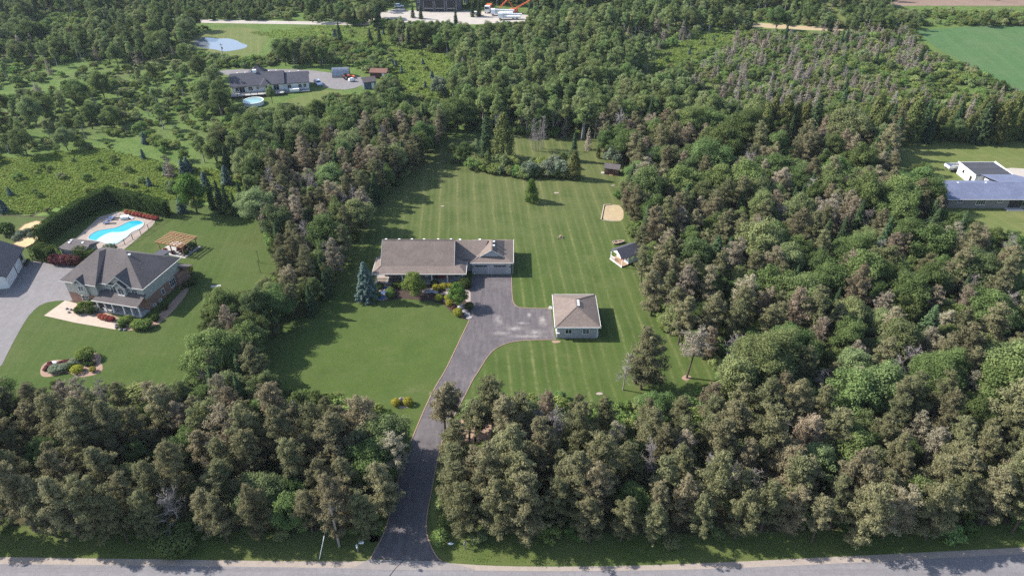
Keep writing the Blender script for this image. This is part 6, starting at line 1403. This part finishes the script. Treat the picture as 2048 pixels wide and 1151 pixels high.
# ---------------------------------------------------------------- charcoal barn and machinery in the far yard
g_ = at(878, 23); bn = thing('barn', 'charcoal metal barn with three tall bay doors at the top edge', 'barn', g_)
part(bn, 'wall', M['siding_dark'], (-11,11,0,14,0,5.6)); gable_roof_x(bn, 'roof', M['roof_blue'], -11.5, 11.5, -.6, 14.6, 5.6, 2.2)
for xx in (-5.0, .5, 6.2):
    g = MB().box(xx-2.2, xx+2.2, -.05, 0, .05, 4.8).build('bay_door', M['dark_metal'], bn); part(g, 'window_strip', M['concrete'], (xx-2.0,xx+2.0,-.08,-.05,1.2,1.6)); part(g, 'frame', M['metal'], (xx-2.4,xx-2.2,-.1,0,.05,5.0), (xx+2.2,xx+2.4,-.1,0,.05,5.0))
for zz in (4.2, 1.2): window(bn, 'f', -9.6, 0, zz, .9, .9, 1, 1)
car('white car parked on the track left of the barn', *at(798,15), .15, M['car_white'], 'car', True)
def truck(label, x, y, rz, boom=9.0, orange=False):
    g_ = at(x, y); t = thing('truck', label, 'truck', g_, rz); part(t, 'cab', M['car_white'], (-5.6,-3.4,-1.2,1.2,.9,3.0)); part(t, 'windscreen', M['glass'], (-5.63,-5.58,-1.0,1.0,1.9,2.7)); part(t, 'chassis', M['dark_metal'], (-3.4,5.0,-.5,.5,.7,1.0)); part(t, 'bed', M['white'], (-3.3,5.0,-1.2,1.2,1.0,1.5))
    m = MB(); m.beam((-4.6,0,2.6), (5.6,0,2.2), .8, .7); m.build('boom', M['white'], t)
    for xx in (-4.6, 1.5, 3.2):
        for s in (-1, 1): wheel(t, xx, s*1.0, .52, .36)
    return t
truck('long white boom truck parked in the far yard, nearest', 1020, 39, .05); truck('white boom truck parked behind the nearest boom truck', 1005, 31, .03)
g_ = at(977, 24); t = thing('truck', 'white and orange box truck beside spruces in far yard', 'truck', g_, 1.4); part(t, 'cab', M['car_white'], (-3.6,-1.6,-1.2,1.2,.7,3.4)); part(t, 'windscreen', M['glass'], (-3.63,-3.58,-1.0,1.0,2.0,3.0)); part(t, 'box', M['orange'], (-1.5,3.4,-1.2,1.2,.9,3.2))
for xx in (-2.8, 2.2):
    for s in (-1, 1): wheel(t, xx, s*1.0, .5, .36)
g_ = at(1028, 27); t = thing('crane', 'orange lattice boom crane in the far yard', 'crane', g_, .1); part(t, 'base', M['orange'], (-1.5,1.8,-1.2,1.2,.6,2.2)); part(t, 'track', M['rubber'], (-2.0,2.2,-1.6,-1.1,0,.7), (-2.0,2.2,1.1,1.6,0,.7))
for nm, p0, p1 in (('boom', (1.0,0,2.2), (9.0,0,6.2)), ('mast', (-.5,0,2.2), (-3.0,0,6.4)), ('boom', (-3.0,0,6.4), (-7.0,0,2.6))):
    m = MB(); a = Vector(p0); b = Vector(p1)
    for s in (-.35, .35):
        for q in (0, .5): m.beam(a+Vector((0,s,q)), b+Vector((0,s,q)), .14, .14)
    for k in range(9): f0, f1 = k/9, (k+1)/9; m.beam(a.lerp(b, f0)+Vector((0,-.35,0)), a.lerp(b, f1)+Vector((0,.35,.5)), .1, .1)
    m.build(nm, M['orange'], t)
g_ = at(953, 31); t = thing('trailer', 'small white trailer left of the trucks in far yard', 'trailer', g_); part(t, 'box', M['white'], (-1.3,1.3,-.8,.8,.5,1.8)); part(t, 'drawbar', M['dark_metal'], (1.3,2.4,-.06,.06,.45,.55)); wheel(t, 0, -.8, .35); wheel(t, 0, .8, .35)
g_ = at(933, 8); t = thing('truck', 'pale truck parked right of the charcoal barn', 'truck', g_, 1.5); part(t, 'cab', M['car_white'], (-2.8,-1.0,-1.1,1.1,.7,2.7)); part(t, 'box', M['metal'], (-.9,2.8,-1.1,1.1,.8,2.9)); wheel(t, -2, -1, .45); wheel(t, -2, 1, .45); wheel(t, 1.8, -1, .45); wheel(t, 1.8, 1, .45)
for i, (x, y, h) in enumerate(((680,85,8.6),(742,92,7.6),(760,90,8.2),(818,97,8.8),(848,98,9.0),(826,36,7.0),(842,38,6.6),(912,55,9.0),(945,34,8.0),(958,33,8.4),(1186,66,9.0),(1228,88,9.5),(1569,84,8.0))):
    at_plant('spruce', x, y, h, 'dark spruce in the far fields and yards, %s from left' % ORD[sorted([680,742,760,818,848,826,842,912,945,958,1186,1228,1569]).index(x)], 'spruce', 'far dark spruces', .95)
at_plant('willow', 428, 217, 9.0, 'pale green willow in front of white bungalow left end', 'willow'); at_plant('broad', 545, 207, 6.2, 'leafy green tree before the white bungalow porch', 'tree', None, .75); at_plant('silver', 879, 196, 8.0, 'pale silvery tree in grassy gap behind the woods', 'tree', None, .8)
# ---------------------------------------------------------------- blue-roofed bungalow on the right
rh = thing('house', 'grey brick bungalow with blue-grey roof at the right edge', 'house', (108.4, 158.0))
part(rh, 'wall', M['brick_grey'], (0,34,0,9.6,0,2.7)); gable_roof_x(rh, 'roof', M['roof_blue'], -.9, 34.5, -.6, 10.2, 2.75, 1.9)
m = MB(); gable_wall(m, 0.02, 0, 9.6, 2.7, 1.7, .1); m.build('gable_wall', M['white'], rh)
window(rh, 'f', 2.7, 0, 1.75, 1.2, .6, 2, 1); window(rh, 'f', 7.9, 0, 1.0, 2.2, 1.4, 4, 1); window(rh, 'f', 12.6, 0, 1.7, 1.2, .65, 2, 1); m = MB(); m.box(-.95,34.5,-.72,-.62,2.6,2.76); m.build('gutter', M['trim'], rh)
part(rh, 'recess_shade_panel', M['dark_metal'], (15.0,18.2,-.03,0,.05,2.5)); part(rh, 'step', M['concrete'], (14.2,18.5,-1.6,-.04,0,.2))  # flat dark panel stands in for the shade of a recessed entrance
at_plant('burgundy_ball', 2020, 410, 1.5, 'burgundy bush at the blue-roofed house wall', 'shrub', None, 1.2); at_plant('green_ball', 2036, 412, 2.2, 'dark bush beside the blue-roofed house entrance', 'shrub')
for xx in (4.0, 11.0, 18.5): vent(rh, xx, 5.2, 4.35)
ex = part(rh, 'annex_wall', M['white'], (13.0,22.2,12.4,20.4,0,3.0)); roof_planes(rh, 'annex_roof', M['roof_dark'], [((12.8,12.2,3.3),(22.6,12.2,3.3),(22.2,20.8,3.1),(12.8,20.8,3.1))], .14)
part(rh, 'annex_fascia', M['white'], (12.66,12.8,12.1,20.9,2.95,3.35), (22.5,22.64,12.2,20.8,2.98,3.4), (12.8,22.5,20.8,20.92,2.9,3.15))
roof_planes(rh, 'link_roof', M['roof_blue'], [((14.6,4.9,4.66),(26.0,4.9,4.66),(22.6,12.4,3.42),(14.2,12.4,3.42))], .12); part(rh, 'link_wall', M['white'], (15.2,22.0,9.6,12.4,0,2.7))
window(rh, 'l', 17.8, 13.0, 1.3, .9, .9, 1, 1); d_ = part(rh, 'door', M['dark_metal'], (12.93,13.0,13.6,14.5,.05,2.1)); part(d_, 'frame', M['trim'], (12.91,12.99,13.5,13.6,.05,2.2), (12.91,12.99,14.5,14.6,.05,2.2))
bt = thing('pontoon_boat', 'white pontoon boat on trailer behind the white annex', 'boat', (121.9, 180.4), .12)
for s in (-1, 1): MB().tube((-2.6,s*.8,.75), (2.8,s*.8,.75), .28, .28, 9).build('pontoon', M['metal'], bt)
part(bt, 'deck', M['concrete'], (-2.7,2.7,-1.1,1.1,1.02,1.12)); m = MB(); m.box(-2.7,2.7,-1.1,-1.04,1.12,1.75); m.box(-2.7,2.7,1.04,1.1,1.12,1.75); m.box(-2.7,-2.64,-1.04,1.04,1.12,1.75); m.box(2.64,2.7,-1.04,1.04,1.12,1.75); m.build('side_panel', M['white'], bt); part(bt, 'seat', M['blue_cloth'], (-2.4,-1.4,-.9,.9,1.12,1.5)); wheel(bt, .3, -1.0, .33); wheel(bt, .3, 1.0, .33)
car('black car parked behind the blue-roofed house', 133.6, 169.8, .4, M['car_black'])
# tall grass of the meadows
def meadow_grass(name, label, polys, n, seed, k_=1.0):
    r = np.random.default_rng(seed); L_ = Leaves(r); rr = random.Random(seed); k = 0
    mask = raster(polys); pts = []
    xs_ = [p[0] for q in polys for p in q]; ys_ = [p[1] for q in polys for p in q]
    while len(pts) < n and k < n*30:
        k += 1; x, y = rr.uniform(min(xs_), max(xs_)), rr.uniform(min(ys_), max(ys_))
        if look(mask, x, y): pts.append(at(x, y))
    p = np.array([(a, b, 0.0) for a, b in pts]); hh = r.uniform(.1, .3, len(p))*(.6+.8*r.random(len(p)))*k_
    pn = .5+.5*np.sin(p[:, 0]*.35+1.3*np.sin(p[:, 1]*.21)); p[:, 2] = hh*.6
    nm = np.stack([r.normal(size=len(p)), r.normal(size=len(p)), 2.2+.3*r.random(len(p))], 1)
    L_.scatter(p, nm, hh*.8, hh*.6, np.clip(pn*.6+r.normal(size=len(p))*.25+.2, 0, 1))
    o = link(name, L_.mesh(name, M['grass'])); tag(o, label, 'grass', None, 'stuff')
meadow_grass('meadow_grass', 'tall rough grass of the meadow behind the hedge', [[(-100,330),(200,295),(350,330),(490,345),(500,412),(345,400),(215,384),(130,412),(60,428),(-100,430)]], 60000, 3)
meadow_grass('field_grass', 'tall rough grass in the far open strips', [LOWONLY[2], LOWONLY[3], LOWONLY[5], [(500,66),(640,52),(700,70),(640,85),(560,80)]], 22000, 4, 1.5)
meadow_grass('verge_grass', 'unmown grass tufts along the roadside verge', [[(-200,1062),(500,1070),(750,1085),(742,1116),(400,1116),(-300,1108)], [(885,1090),(1300,1080),(2200,1040),(2200,1078),(1400,1121),(1000,1126),(890,1118)]], 14000, 5, 0.35)

# ---------------------------------------------------------------- light summer haze over the whole place
hz, nt, out = newmat('haze_air')
pv = N(nt, 'ShaderNodeVolumePrincipled'); pv.inputs['Color'].default_value = (0.78, 0.86, 1.0, 1.0); pv.inputs['Density'].default_value = 0.00006; pv.inputs['Anisotropy'].default_value = 0.2
nt.links.new(pv.outputs[0], out.inputs['Volume'])
o = MB().box(-720, 720, -70, 1510, -1.0, 92.0).build('haze', hz); tag(o, 'thin pale summer haze in the air', 'haze', None, 'stuff')
